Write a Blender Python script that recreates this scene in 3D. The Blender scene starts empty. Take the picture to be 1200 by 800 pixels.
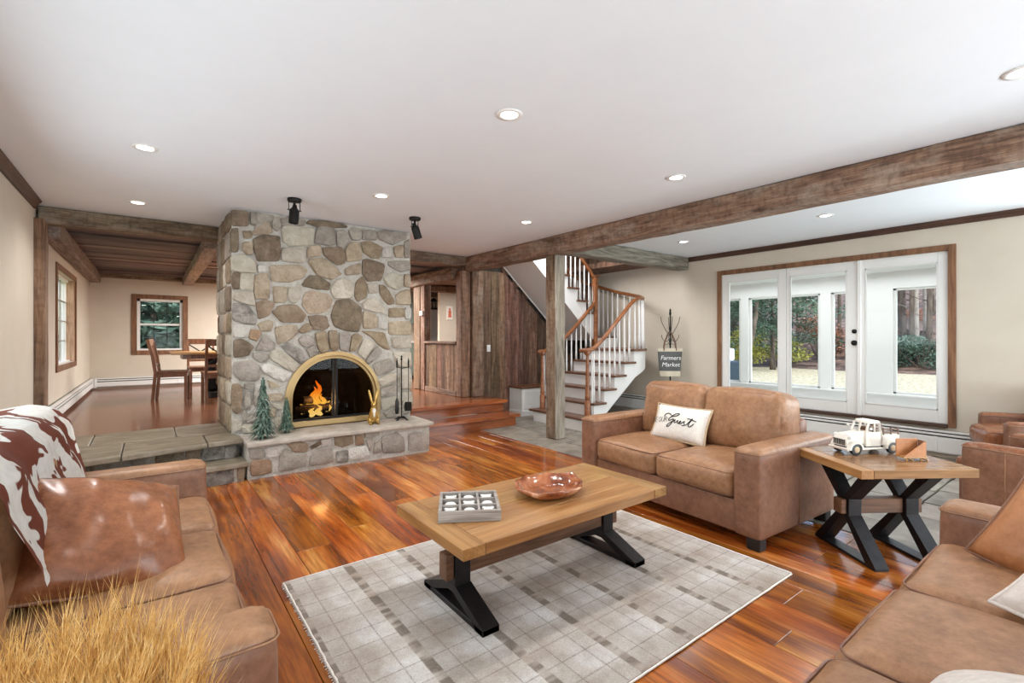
import bpy, bmesh, math, random
from math import sin, cos, pi, radians, sqrt, atan2
from mathutils import Vector, Matrix, Euler, noise
from mathutils.geometry import tessellate_polygon
random.seed(7)
SC = bpy.context.scene
COL = SC.collection

# ------------------------------------------------------------------ camera
cam_d = bpy.data.cameras.new('camera'); cam = bpy.data.objects.new('camera', cam_d); COL.objects.link(cam)
cam_d.sensor_width = 36.0; cam_d.lens = 36.0 * 558.0 / 1200.0; cam_d.shift_y = -4.3 / 1200.0
cam_d.clip_start = 0.05; cam_d.clip_end = 400
cam.location = (0, 0, 1.35); cam.rotation_euler = (pi / 2, 0, radians(52.8 - 90))
SC.camera = cam
# ------------------------------------------------------------------ world, sun, exposure
SC.view_settings.view_transform = 'Standard'; SC.view_settings.look = 'None'
SC.view_settings.gamma = 1.0; SC.view_settings.use_curve_mapping = False
SC.view_settings.exposure = 0.50
W = bpy.data.worlds.new('world'); SC.world = W; W.use_nodes = True
wn = W.node_tree.nodes; wl = W.node_tree.links
sky = wn.new('ShaderNodeTexSky'); sky.sky_type = 'NISHITA'; sky.sun_disc = False
sky.sun_elevation = radians(38); sky.sun_rotation = radians(250); sky.air_density = 1.0; sky.dust_density = 1.5
wl.new(sky.outputs[0], wn['Background'].inputs[0]); wn['Background'].inputs[1].default_value = 0.42

def lamp(name, kind, loc, rot, power, size=(1, 1), color=(1, 1, 1), spread=None):
    d = bpy.data.lights.new(name, kind); d.energy = power; d.color = color
    if kind == 'AREA':
        d.shape = 'RECTANGLE'; d.size, d.size_y = size
        if spread: d.spread = radians(spread)
    o = bpy.data.objects.new(name, d); o.location = loc; o.rotation_euler = rot; COL.objects.link(o); return o
sun = lamp('sun', 'SUN', (20, -10, 30), (0, 0, 0), 3.5, color=(1, .96, .9)); sun.data.angle = radians(.6)
sun.rotation_euler = Vector((-0.35, 0.75, -0.55)).to_track_quat("-Z", "Y").to_euler()
# added area fills in place of daylight: rear, near left and near right walls
lamp('fill_rear', 'AREA', (3.2, -2.9, 1.4), (radians(90 + 22), 0, 0), 305, (6.6, 2.0), (.79, .925, 1))
lamp('fill_left', 'AREA', (-.86, 2.4, 1.4), (0, radians(-90 + 10), 0), 58, (1.2, 4.6), (.79, .925, 1))
lamp('fill_right', 'AREA', (7.08, -.95, 1.35), (0, radians(90 + 2), 0), 92, (1.6, 3.0), (.79, .925, 1))
# added area fills that brighten the spaces the camera only glimpses
lamp('dining_fill', 'AREA', (2.6, 9.6, 2.45), (0, 0, 0), 260, (2.4, 2.4), (1, .97, .93))
lamp('kitchen_fill', 'AREA', (5.4, 8.4, 2.45), (0, 0, 0), 34, (1.6, 1.6), (1, .97, .93))
lamp('stairwell_fill', 'AREA', (4.75, 5.4, 3.4), (0, radians(-48), 0), 42, (1.0, 1.0), (.97, .98, 1))
SC.cycles.use_denoising = True
SC.cycles.max_bounces = 10; SC.cycles.diffuse_bounces = 5; SC.cycles.glossy_bounces = 4
SC.cycles.transparent_max_bounces = 16; SC.cycles.sample_clamp_indirect = 6.0

# ------------------------------------------------------------------ materials
def lin(c):
    f = lambda v: v / 12.92 if v <= .04045 else ((v + .055) / 1.055) ** 2.4
    return tuple(f(x / 255.0) for x in c) + (1.0,)
def newmat(name):
    m = bpy.data.materials.new(name); m.use_nodes = True
    nt = m.node_tree; return m, nt, nt.nodes['Principled BSDF']
def plain(name, c, rough=.5, metal=0, spec=.5, emit=None, es=0, coat=0):
    m, nt, b = newmat(name)
    b.inputs['Base Color'].default_value = lin(c); b.inputs['Roughness'].default_value = rough
    b.inputs['Metallic'].default_value = metal; b.inputs['Specular IOR Level'].default_value = spec
    b.inputs['Coat Weight'].default_value = coat
    if emit: b.inputs['Emission Color'].default_value = lin(emit); b.inputs['Emission Strength'].default_value = es
    return m
def N(nt, t, **kw):
    n = nt.nodes.new(t)
    for k, v in kw.items():
        if hasattr(n, k): setattr(n, k, v)
        else: n.inputs[k].default_value = v
    return n
def ramp(nt, fac, stops):
    r = nt.nodes.new('ShaderNodeValToRGB'); e = r.color_ramp.elements
    while len(e) < len(stops): e.new(.5)
    for q, (p, c) in zip(e, stops): q.position = p; q.color = lin(c) if max(c) > 1 or len(c) == 3 else c
    nt.links.new(fac, r.inputs[0]); return r.outputs[0]
def coords(nt, scale=(1, 1, 1), rnd=True, rot=(0, 0, 0)):
    tc = nt.nodes.new('ShaderNodeTexCoord'); mp = nt.nodes.new('ShaderNodeMapping')
    mp.inputs['Scale'].default_value = scale; mp.inputs['Rotation'].default_value = rot
    nt.links.new(tc.outputs['Object'], mp.inputs[0])
    if rnd:
        oi = nt.nodes.new('ShaderNodeObjectInfo'); mu = nt.nodes.new('ShaderNodeMath'); mu.operation = 'MULTIPLY'
        mu.inputs[1].default_value = 37.0; nt.links.new(oi.outputs['Random'], mu.inputs[0])
        nt.links.new(mu.outputs[0], mp.inputs['Location'])
    return mp.outputs[0]
def mixc(nt, a, b, fac, mode='MIX'):
    m = nt.nodes.new('ShaderNodeMix'); m.data_type = 'RGBA'; m.blend_type = mode
    for s, v in ((m.inputs['A'], a), (m.inputs['B'], b), (m.inputs['Factor'], fac)):
        if hasattr(v, 'is_linked'): nt.links.new(v, s)
        elif isinstance(v, tuple): s.default_value = lin(v) if len(v) == 3 else v
        else: s.default_value = v
    return m.outputs['Result']
def rnd_value(nt, col, amt, hue=0.0):
    oi = nt.nodes.new('ShaderNodeObjectInfo'); mr = nt.nodes.new('ShaderNodeMapRange')
    mr.inputs['To Min'].default_value = 1 - amt; mr.inputs['To Max'].default_value = 1 + amt
    nt.links.new(oi.outputs['Random'], mr.inputs['Value'])
    h = nt.nodes.new('ShaderNodeHueSaturation'); nt.links.new(col, h.inputs['Color']); nt.links.new(mr.outputs[0], h.inputs['Value'])
    if hue:
        wn_ = nt.nodes.new('ShaderNodeTexWhiteNoise'); wn_.noise_dimensions = '1D'; nt.links.new(oi.outputs['Random'], wn_.inputs['W'])
        m2 = nt.nodes.new('ShaderNodeMapRange'); m2.inputs['To Min'].default_value = .5 - hue; m2.inputs['To Max'].default_value = .5 + hue
        nt.links.new(wn_.outputs['Value'], m2.inputs['Value']); nt.links.new(m2.outputs[0], h.inputs['Hue'])
    return h.outputs[0]
def bump(nt, b, h, strength, dist=.01):
    bp = nt.nodes.new('ShaderNodeBump'); bp.inputs['Strength'].default_value = strength; bp.inputs['Distance'].default_value = dist
    nt.links.new(h, bp.inputs['Height']); nt.links.new(bp.outputs[0], b.inputs['Normal'])
def wood(name, cols, axis, rough=.5, along=1.2, across=14, var=.2, hue=0.0, bmp=.3, coat=0, fine=.35, spec=.5, dist=1.2, bleach=0.0):
    m, nt, b = newmat(name)
    sc = [across] * 3; sc['XYZ'.index(axis)] = along
    co = coords(nt, tuple(sc))
    n1 = N(nt, 'ShaderNodeTexNoise', Scale=1.0, Detail=5.0, Roughness=.62, Distortion=dist); nt.links.new(co, n1.inputs['Vector'])
    k = len(cols); st = [(.28 + .44 * i / (k - 1), c) for i, c in enumerate(cols)]
    c1 = ramp(nt, n1.outputs[0], st)
    sf = [across * 9] * 3; sf['XYZ'.index(axis)] = along * 2.5
    n2 = N(nt, 'ShaderNodeTexNoise', Scale=1.0, Detail=3.0, Roughness=.7); nt.links.new(coords(nt, tuple(sf)), n2.inputs['Vector'])
    g = ramp(nt, n2.outputs[0], [(.3, (90, 85, 80)), (.62, (255, 255, 255))])
    c2 = mixc(nt, c1, g, fine, 'MULTIPLY')
    if bleach:
        sb = [across * .45] * 3; sb['XYZ'.index(axis)] = along * 1.8
        n3 = N(nt, 'ShaderNodeTexNoise', Scale=1.0, Detail=6.0, Roughness=.72); nt.links.new(coords(nt, tuple(sb)), n3.inputs['Vector'])
        c2 = mixc(nt, c2, (178, 166, 150), ramp(nt, n3.outputs[0], [(.48, (0, 0, 0)), (.70, (255 * bleach,) * 3)]))
        sv = [across * .8] * 3; sv['XYZ'.index(axis)] = along * 17
        n4 = N(nt, 'ShaderNodeTexNoise', Scale=1.0, Detail=3.0); nt.links.new(coords(nt, tuple(sv)), n4.inputs['Vector'])
        c2 = mixc(nt, c2, ramp(nt, n4.outputs[0], [(.36, (150, 140, 132)), (.52, (255, 255, 255))]), .35, 'MULTIPLY')
    nt.links.new(rnd_value(nt, c2, var, hue), b.inputs['Base Color'])
    b.inputs['Roughness'].default_value = rough; b.inputs['Coat Weight'].default_value = coat; b.inputs['Coat Roughness'].default_value = .08
    b.inputs['Specular IOR Level'].default_value = spec
    if bmp: bump(nt, b, n2.outputs[0], bmp, .004)
    return m
def speckle(name, cols, scale=6, rough=.85, bmp=.5, var=.12, detail=6, dist=.02, hue=0, stretch=(1, 1, 1)):
    m, nt, b = newmat(name)
    co = coords(nt, stretch)
    n1 = N(nt, 'ShaderNodeTexNoise', Scale=scale, Detail=float(detail), Roughness=.65, Distortion=.4); nt.links.new(co, n1.inputs['Vector'])
    k = len(cols); c = ramp(nt, n1.outputs[0], [(.3 + .4 * i / (k - 1), q) for i, q in enumerate(cols)])
    nt.links.new(rnd_value(nt, c, var, hue) if var else c, b.inputs['Base Color']); b.inputs['Roughness'].default_value = rough
    if bmp:
        n2 = N(nt, 'ShaderNodeTexNoise', Scale=scale * 4, Detail=5.0, Roughness=.7); nt.links.new(co, n2.inputs['Vector'])
        bump(nt, b, n2.outputs[0], bmp, dist)
    return m
def leather(name, c_lo, c_hi, rough=.42):
    m, nt, b = newmat(name); co = coords(nt, (1, 1, 1))
    n1 = N(nt, 'ShaderNodeTexNoise', Scale=5.0, Detail=6.0, Roughness=.65); nt.links.new(co, n1.inputs['Vector'])
    n3 = N(nt, 'ShaderNodeTexNoise', Scale=26.0, Detail=4.0, Roughness=.7); nt.links.new(co, n3.inputs['Vector'])
    mx = N(nt, 'ShaderNodeMath', operation='ADD'); nt.links.new(n1.outputs[0], mx.inputs[0]); nt.links.new(n3.outputs[0], mx.inputs[1])
    hf = N(nt, 'ShaderNodeMath', operation='MULTIPLY'); hf.inputs[1].default_value = .5; nt.links.new(mx.outputs[0], hf.inputs[0])
    nt.links.new(ramp(nt, hf.outputs[0], [(.36, c_lo), (.64, c_hi)]), b.inputs['Base Color'])
    b.inputs['Roughness'].default_value = rough; b.inputs['Specular IOR Level'].default_value = .45
    n2 = N(nt, 'ShaderNodeTexNoise', Scale=14.0, Detail=4.0, Roughness=.6, Distortion=.8); nt.links.new(co, n2.inputs['Vector'])
    bump(nt, b, n2.outputs[0], .16, .012)
    return m
def glass(name, tint=(255, 255, 255), refl=.08, rough=0.0, gain=1.0):
    m = bpy.data.materials.new(name); m.use_nodes = True; nt = m.node_tree; nt.nodes.clear()
    out = nt.nodes.new('ShaderNodeOutputMaterial'); t = nt.nodes.new('ShaderNodeBsdfTransparent'); g = nt.nodes.new('ShaderNodeBsdfGlossy')
    t.inputs[0].default_value = lin(tint); g.inputs['Roughness'].default_value = rough
    mx = nt.nodes.new('ShaderNodeMixShader'); fr = nt.nodes.new('ShaderNodeFresnel'); fr.inputs[0].default_value = 1.45
    ad = N(nt, 'ShaderNodeMath', operation='ADD'); ad.inputs[1].default_value = refl - .04; ad.use_clamp = True
    gn = N(nt, 'ShaderNodeMath', operation='MULTIPLY'); gn.inputs[1].default_value = gain
    nt.links.new(fr.outputs[0], ad.inputs[0]); nt.links.new(ad.outputs[0], gn.inputs[0]); nt.links.new(gn.outputs[0], mx.inputs[0])
    nt.links.new(t.outputs[0], mx.inputs[1]); nt.links.new(g.outputs[0], mx.inputs[2]); nt.links.new(mx.outputs[0], out.inputs[0])
    return m

M = {}
M['ceiling'] = speckle('ceiling_paint', [(228, 232, 237), (231, 235, 240)], 3, .9, .0, 0)
M['wall'] = speckle('wall_paint', [(203, 191, 174), (209, 198, 182)], 2, .85, .05, 0, 3, .002)
M['white'] = plain('white_paint', (232, 230, 227), .4)
M['whitesat'] = plain('white_satin', (224, 222, 218), .35)
M['planks'] = wood('floor_plank', [(78, 30, 9), (142, 70, 20), (188, 106, 36), (228, 160, 80)], 'Y', .2, .9, 7, .3, .008, .05, .35, .5, .5, .35)
M['floor_x'] = wood('polished_floor', [(84, 46, 28), (132, 80, 52), (164, 106, 70)], 'X', .24, .6, 30, .05, 0, .08, .25, .6)
M['step'] = wood('step_wood', [(116, 54, 24), (170, 90, 42), (200, 118, 64)], 'X', .25, 1.0, 10, .1, 0, .1, .4)
M['barn_x'] = wood('barn_wood_x', [(74, 58, 46), (116, 93, 74), (146, 120, 98), (168, 146, 124)], 'X', .8, 1.6, 14, .12, .01, .7, 0, .6, bleach=.75)
M['barn_y'] = wood('barn_wood_y', [(76, 57, 45), (118, 91, 71), (148, 117, 93), (170, 146, 124)], 'Y', .8, 1.6, 14, .12, .01, .7, 0, .6, bleach=.75)
M['barn_z'] = wood('barn_wood_z', [(80, 59, 45), (122, 93, 71), (152, 120, 94), (174, 148, 124)], 'Z', .8, 1.4, 14, .25, .02, .7, 0, .6, bleach=.75)
M['board_z'] = wood('barn_board_z', [(66, 46, 35), (106, 75, 56), (136, 101, 78), (158, 128, 106)], 'Z', .75, 1.1, 12, .36, .02, .6, 0, .55, bleach=.45)
M['grey_beam'] = wood('grey_barn_wood', [(84, 78, 68), (142, 134, 120), (176, 168, 152)], 'X', .85, 1.6, 14, .05, 0, .8, 0, .5)
M['grey_post'] = wood('grey_post_wood', [(104, 92, 78), (164, 152, 136), (190, 180, 164)], 'Z', .85, 1.6, 12, .05, 0, .8, 0, .5)
M['red_barn'] = wood('dining_ceiling_wood', [(58, 46, 42), (100, 82, 76), (124, 98, 90), (152, 132, 124)], 'X', .75, .9, 9, .5, .015, .7, 0, .7)
M['grey_y'] = wood('grey_side_beam', [(104, 84, 70), (150, 130, 116), (178, 160, 146)], 'Y', .85, 1.6, 14, .1, 0, .7, 0, .5)
M['casing'] = wood('casing_wood', [(92, 58, 36), (132, 90, 60), (156, 112, 78)], 'Z', .6, 2.0, 16, .08, 0, .3)
M['lining'] = wood('jamb_wood', [(150, 112, 84), (184, 144, 112), (204, 170, 140)], 'Z', .6, 2.0, 16, .06, 0, .2)
M['crown'] = wood('crown_wood', [(50, 32, 24), (78, 52, 40), (98, 70, 56)], 'Y', .5, 1.4, 18, .05, 0, .2)
M['stairwood'] = wood('stair_wood', [(112, 62, 32), (152, 92, 52), (176, 116, 72)], 'X', .35, 2.0, 16, .06, 0, .1, .2)
M['treadwood'] = wood('tread_wood', [(78, 46, 30), (112, 72, 48), (136, 94, 66)], 'Y', .4, 2.0, 16, .06, 0, .1, .2)
M['tabletop'] = wood('table_wood', [(138, 93, 48), (170, 123, 70), (193, 150, 95)], 'X', .38, .9, 10, .08, .005, .15, .15, .35)
M['tabletop_y'] = wood('table_wood_y', [(138, 93, 48), (170, 123, 70), (193, 150, 95)], 'Y', .38, .9, 10, .08, .005, .15, .15, .35)
M['tabletop_e'] = wood('end_table_wood', [(104, 70, 42), (142, 100, 62), (168, 126, 84)], 'X', .26, .9, 10, .06, .005, .12, .2, .35)
M['brownwood'] = wood('brown_wood', [(80, 52, 34), (112, 76, 52), (134, 96, 68)], 'X', .45, 1.5, 14, .06, 0, .1)
M['blackmetal'] = speckle('black_steel', [(32, 30, 32), (46, 43, 44)], 18, .38, .1, 0); M['blackmetal'].node_tree.nodes['Principled BSDF'].inputs['Metallic'].default_value = .6
M['iron'] = plain('black_iron', (28, 25, 24), .55, .5)
M['leather'] = leather('tan_leather', (128, 88, 59), (174, 129, 94))
M['leather_d'] = leather('side_leather', (113, 75, 56), (150, 107, 83), .45)
M['leather_g'] = leather('glossy_leather', (112, 63, 37), (160, 102, 68), .27)
M['leather_p'] = leather('pillow_leather', (156, 98, 58), (188, 128, 84), .42)
M['foot'] = plain('dark_foot', (26, 22, 20), .5)
M['cream_cloth'] = speckle('cream_cloth', [(226, 219, 208), (240, 235, 228)], 60, .95, .3, 0, 3, .002)
M['pale_cloth'] = speckle('pale_cloth', [(206, 194, 184), (226, 216, 208)], 40, .9, .3, 0, 3, .002)
M['tan_trim'] = plain('tan_trim', (196, 172, 140), .9)
M['ink'] = plain('black_ink', (26, 25, 26), .9)
STONE = {'D': [(106, 91, 75), (136, 119, 99), (164, 147, 126)], 'B': [(132, 112, 90), (158, 138, 114), (182, 164, 142)], 'T': [(164, 145, 121), (190, 171, 147), (210, 195, 173)], 'C': [(192, 180, 160), (210, 200, 182), (224, 216, 202)], 'G': [(148, 138, 126), (174, 164, 152), (194, 186, 174)],
         'W': [(200, 193, 182), (216, 210, 200), (226, 222, 214)], 'R': [(150, 118, 94), (172, 140, 114), (190, 162, 138)], 'K': [(96, 90, 85), (152, 145, 136), (196, 189, 180)]}
for k, v in STONE.items(): M['st' + k] = speckle('stone_' + k.lower(), v, 11, .92, 1.0, .12, 9, .03, .008)
M['mortar'] = speckle('mortar', [(192, 183, 170), (217, 210, 199), (231, 227, 220)], 16, .95, 1.0, 0, 8, .03)
M['slab'] = speckle('hearth_slab', [(150, 140, 128), (176, 166, 154), (196, 188, 178)], 7, .75, .4, .04, 7, .01)
M['slate'] = speckle('slate', [(104, 98, 90), (134, 126, 114), (158, 150, 138)], 5, .42, .5, .12, 7, .012, .01)
M['flag'] = speckle('flagstone', [(104, 93, 78), (132, 119, 101), (162, 150, 133)], 4, .42, .4, .1, 7, .01, .008, (1, 3, 1))
M['grout'] = speckle('grout', [(150, 142, 130), (172, 166, 156)], 20, .9, .3, 0)
M['brass'] = plain('brass', (186, 158, 112), .38, .7)
M['gold'] = plain('gold_paint', (206, 168, 98), .3, .75)
M['soot'] = speckle('soot', [(28, 25, 23), (74, 67, 62)], 6, .9, .3, 0)
M['glass'] = glass('window_glass', (252, 254, 255), .02, gain=.35)
M['smoked'] = glass('smoked_glass', (176, 172, 168), .03, gain=.28)
M['bark'] = speckle('bark', [(52, 44, 38), (88, 76, 66), (120, 108, 96)], 6, .95, .6, .2, 6, .03, 0, (1, 1, .3))
M['palebark'] = speckle('pale_bark', [(120, 110, 100), (168, 160, 150)], 6, .95, .4, .1, 6, .03)
M['log'] = speckle('charred_log', [(20, 18, 17), (70, 58, 50), (120, 108, 98)], 9, .95, .6, .1, 6, .02, 0, (.4, 3, 3))
M['canlight'] = plain('can_light_glow', (255, 250, 240), .5, emit=(255, 247, 232), es=9)
M['fridge'] = plain('fridge_white', (190, 190, 190), .3)
M['black'] = plain('black_plastic', (20, 20, 21), .4)
M['sage'] = plain('sage_cabinet', (118, 128, 118), .5)
M['woodplain'] = wood('chair_wood', [(84, 48, 26), (118, 72, 42), (144, 96, 62)], 'Z', .4, 2.0, 16, .06, 0, .1, .15)
# ------------------------------------------------------------------ builders
def link(o): COL.objects.link(o); return o
def empty(name, loc=(0, 0, 0), rz=0.0, rot=None):
    o = bpy.data.objects.new(name, None); o.location = loc; o.rotation_euler = rot if rot else (0, 0, rz); o.empty_display_size = .05; return link(o)
def thing(name, label, cat, loc=(0, 0, 0), rz=0.0, group=None, rot=None):
    o = empty(name, loc, rz, rot); o['label'] = label; o['category'] = cat
    if group: o['group'] = group
    return o
def tag(o, label, cat, group=None):
    o['label'] = label; o['category'] = cat
    if group: o['group'] = group
    return o
def part(name, bm, mat, parent=None, smooth=False, label=None, kind=None, mats=None, auto=None):
    bmesh.ops.recalc_face_normals(bm, faces=bm.faces[:])
    me = bpy.data.meshes.new(name); bm.to_mesh(me); bm.free()
    for m_ in (mats or [mat]): me.materials.append(M[m_] if isinstance(m_, str) else m_)
    if smooth: me.shade_smooth()
    if auto is not None: me.shade_smooth(); me.set_sharp_from_angle(angle=radians(auto))
    o = bpy.data.objects.new(name, me); link(o)
    if parent: o.parent = parent
    if label: o['label'] = label
    if kind: o['kind'] = kind
    return o
def struct(name, bm=None, mat=None, **kw):
    o = part(name, bm, mat, **kw) if bm else empty(name)
    o['kind'] = 'structure'; return o
def B(): return bmesh.new()
def box(bm, x0, x1, y0, y1, z0, z1, mi=0):
    v = [bm.verts.new((x, y, z)) for z in (z0, z1) for y in (y0, y1) for x in (x0, x1)]
    for f in ((0, 2, 3, 1), (4, 5, 7, 6), (0, 1, 5, 4), (2, 6, 7, 3), (0, 4, 6, 2), (1, 3, 7, 5)):
        q = bm.faces.new([v[i] for i in f]); q.material_index = mi
    return v
def bev(bm, w, seg=1):
    bmesh.ops.bevel(bm, geom=bm.edges[:], offset=w, segments=seg, affect='EDGES', profile=.6); return bm
def bx(x0, x1, y0, y1, z0, z1, w=0, seg=1):
    bm = B(); box(bm, x0, x1, y0, y1, z0, z1)
    if w: bev(bm, w, seg)
    return bm
def obar(bm, a, b, w, h, up=(0, 0, 1)):
    a = Vector(a); b = Vector(b); d = (b - a).normalized(); u = Vector(up); s = d.cross(u)
    if s.length < 1e-4: s = d.cross(Vector((1, 0, 0)))
    s.normalize(); u = s.cross(d).normalized()
    r = [[bm.verts.new(p + s * sx * w / 2 + u * sy * h / 2) for sx, sy in ((-1, -1), (1, -1), (1, 1), (-1, 1))] for p in (a, b)]
    for i in range(4): bm.faces.new((r[0][i], r[0][(i + 1) % 4], r[1][(i + 1) % 4], r[1][i]))
    bm.faces.new(r[0][::-1]); bm.faces.new(r[1])
def tube(bm, pts, r, seg=8, closed=False, cap=True):
    P = [Vector(p) for p in pts]; n = len(P); R = r if isinstance(r, (list, tuple)) else [r] * n
    rings = []; prev = None
    for i in range(n):
        a = P[(i - 1) % n] if (closed or i > 0) else P[0]; c = P[(i + 1) % n] if (closed or i < n - 1) else P[-1]
        t = (c - a).normalized()
        if prev is None:
            u = t.cross(Vector((0, 0, 1)));
            if u.length < 1e-3: u = t.cross(Vector((1, 0, 0)))
        else: u = prev - t * prev.dot(t)
        if u.length < 1e-6: u = t.orthogonal()
        u.normalize(); prev = u; w = t.cross(u)
        rings.append([bm.verts.new(P[i] + (u * cos(2 * pi * k / seg) + w * sin(2 * pi * k / seg)) * R[i]) for k in range(seg)])
    for i in range(n if closed else n - 1):
        a, b = rings[i], rings[(i + 1) % n]
        for k in range(seg): bm.faces.new((a[k], a[(k + 1) % seg], b[(k + 1) % seg], b[k]))
    if cap and not closed:
        if seg > 2: bm.faces.new(rings[0][::-1]); bm.faces.new(rings[-1])
def lathe(bm, prof, seg=16, c=(0, 0), z0=0.0, cap=True):
    rings = []
    for r, z in prof:
        if r < 1e-5: rings.append([bm.verts.new((c[0], c[1], z0 + z))])
        else: rings.append([bm.verts.new((c[0] + r * cos(2 * pi * k / seg), c[1] + r * sin(2 * pi * k / seg), z0 + z)) for k in range(seg)])
    for a, b in zip(rings, rings[1:]):
        for k in range(seg):
            q = [a[k % len(a)], a[(k + 1) % len(a)], b[(k + 1) % len(b)], b[k % len(b)]]
            q = list(dict.fromkeys(q))
            if len(q) > 2: bm.faces.new(q)
    for e in (rings[0], rings[-1]):
        if cap and len(e) > 2: bm.faces.new(e)
def prism(bm, poly, axis, a, b):
    # poly: 2-D outline; axis: the direction it is extruded along, from a to b
    def P(u, v, w): return (w, u, v) if axis == 'X' else (u, w, v) if axis == 'Y' else (u, v, w)
    lo = [bm.verts.new(P(u, v, a)) for u, v in poly]; hi = [bm.verts.new(P(u, v, b)) for u, v in poly]
    n = len(poly); bm.faces.new(lo); bm.faces.new(hi[::-1])
    for i in range(n): bm.faces.new((lo[i], hi[i], hi[(i + 1) % n], lo[(i + 1) % n]))
def soft(w, d, h, r, puff=(0, 0, 0), cut=9, crown=None):
    # rounded box centred on the origin, faces puffed outwards
    bm = B(); bmesh.ops.create_cube(bm, size=2.0)
    bmesh.ops.subdivide_edges(bm, edges=bm.edges[:], cuts=cut, use_grid_fill=True)
    hw = Vector((w / 2, d / 2, h / 2)); rr = min(r, min(hw))
    for v in bm.verts:
        c = Vector([math.copysign(1 - (1 - abs(q)) ** 1.7, q) for q in v.co])
        p = Vector([c[i] * hw[i] for i in range(3)])
        inn = Vector([max(-(hw[i] - rr), min(hw[i] - rr, p[i])) for i in range(3)])
        q = p - inn
        if q.length > 1e-6: p = inn + q.normalized() * min(rr, max(abs(t) for t in q) if True else rr)
        for i in range(3):
            j, k = (i + 1) % 3, (i + 2) % 3
            p[i] += puff[i] * math.copysign(1, c[i]) * abs(c[i]) ** 1.5 * (1 - c[j] ** 2) * (1 - c[k] ** 2)
        v.co = p
    return bm
def xf(bm, loc=(0, 0, 0), rot=(0, 0, 0)):
    bm.transform(Matrix.Translation(loc) @ Euler(rot).to_matrix().to_4x4()); return bm
def rough_up(bm, amt, freq=3.0, seed=0):
    for v in bm.verts:
        q = v.co * freq + Vector((seed * 3.1, seed * 1.7, seed))
        v.co += Vector((noise.noise(q), noise.noise(q + Vector((7, 1, 3))), noise.noise(q + Vector((2, 9, 5))))) * amt
    return bm
def beam_bm(x0, x1, y0, y1, z0, z1, axis, amt=.008, n=24, w=.012):
    # hewn timber: a bevelled box cut along its length, with uneven faces and arrises
    bm = bx(x0, x1, y0, y1, z0, z1, w)
    i = 'XYZ'.index(axis); lo, hi = (x0, y0, z0)[i], (x1, y1, z1)[i]
    for k in range(1, n):
        co = [0, 0, 0]; co[i] = lo + (hi - lo) * k / n; no = [0, 0, 0]; no[i] = 1
        bmesh.ops.bisect_plane(bm, geom=bm.verts[:] + bm.edges[:] + bm.faces[:], plane_co=co, plane_no=no)
    return rough_up(bm, amt, 2.6, x0 + y0)
def chaikin(p):
    o = []
    for i in range(len(p)):
        a, b = Vector(p[i]), Vector(p[(i + 1) % len(p)]); o += [a * .91 + b * .09, a * .5 + b * .5 + Vector((random.uniform(-.005, .005), random.uniform(-.005, .005))), a * .09 + b * .91]
    return o
def stone(parent, key, poly, to3, depth=.03, name='stone', rnd=None):
    # one field stone: rounded outline, sides, a raised uneven face
    p = chaikin(poly); c = sum(p, Vector((0, 0))) / len(p); bm = B(); n = len(p)
    p = [c + (q - c) * (1 + .013 / max(.03, (q - c).length)) for q in p]
    d = depth * random.uniform(.6, 1.25)
    r0 = [bm.verts.new(to3(q.x, q.y, -.012)) for q in p]
    r1 = [bm.verts.new(to3(*(c + (q - c) * .985), d * .7)) for q in p]
    r2 = [bm.verts.new(to3(*(c + (q - c) * .9), d * random.uniform(.85, 1.3))) for q in p]
    ctr = bm.verts.new(to3(c.x, c.y, d * random.uniform(.95, 1.35)))
    for i in range(n):
        j = (i + 1) % n
        bm.faces.new((r0[i], r0[j], r1[j], r1[i])); bm.faces.new((r1[i], r1[j], r2[j], r2[i])); bm.faces.new((r2[i], r2[j], ctr))
    return part(name, bm, 'st' + key, parent, auto=50)
def text_bm(s, size, mat_name, extrude=.001, shear=0.0):
    cu = bpy.data.curves.new('lettering', 'FONT'); cu.body = s; cu.size = size; cu.extrude = extrude; cu.shear = shear
    cu.align_x = 'CENTER'; cu.align_y = 'CENTER'; cu.resolution_u = 2
    o = bpy.data.objects.new('lettering', cu); link(o); dg = bpy.context.evaluated_depsgraph_get(); dg.update()
    me = bpy.data.meshes.new_from_object(o.evaluated_get(dg)); bm = B(); bm.from_mesh(me)
    bpy.data.objects.remove(o); bpy.data.curves.remove(cu); bpy.data.meshes.remove(me); return bm

# ------------------------------------------------------------------ the room shell
H, XL, XR, UZ = 2.68, -.90, 7.15, .37
fl = struct('floor', bx(XL - .2, XR + .2, -3.1, 6.9, -.14, -.022), 'soot')
def plank_row(parent, x0, x1, y0, y1, lengths, mat='planks', z=0.0):
    y = y0
    while y < y1 - .05:
        L = random.uniform(*lengths); e = min(y + L, y1)
        if y1 - e < .5: e = y1
        dz = random.uniform(-.0012, .0012)
        part('floor_plank', bx(x0 + .0012, x1 - .0012, y + .001, e - .001, z - .022, z + dz, .0016), mat, parent); y = e
x = XL
ws = [.21, .19, .22, .18, .2, .23]
k = 0
while x < 3.84:
    w_ = min(ws[k % 6], 3.86 - x)
    if 3.86 - (x + w_) < .06: w_ = 3.86 - x
    plank_row(fl, x, x + w_, -3.0 - random.random() * .01, 5.84 if x > .7 else 5.2, (1.9, 4.2)); x += w_; k += 1
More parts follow.
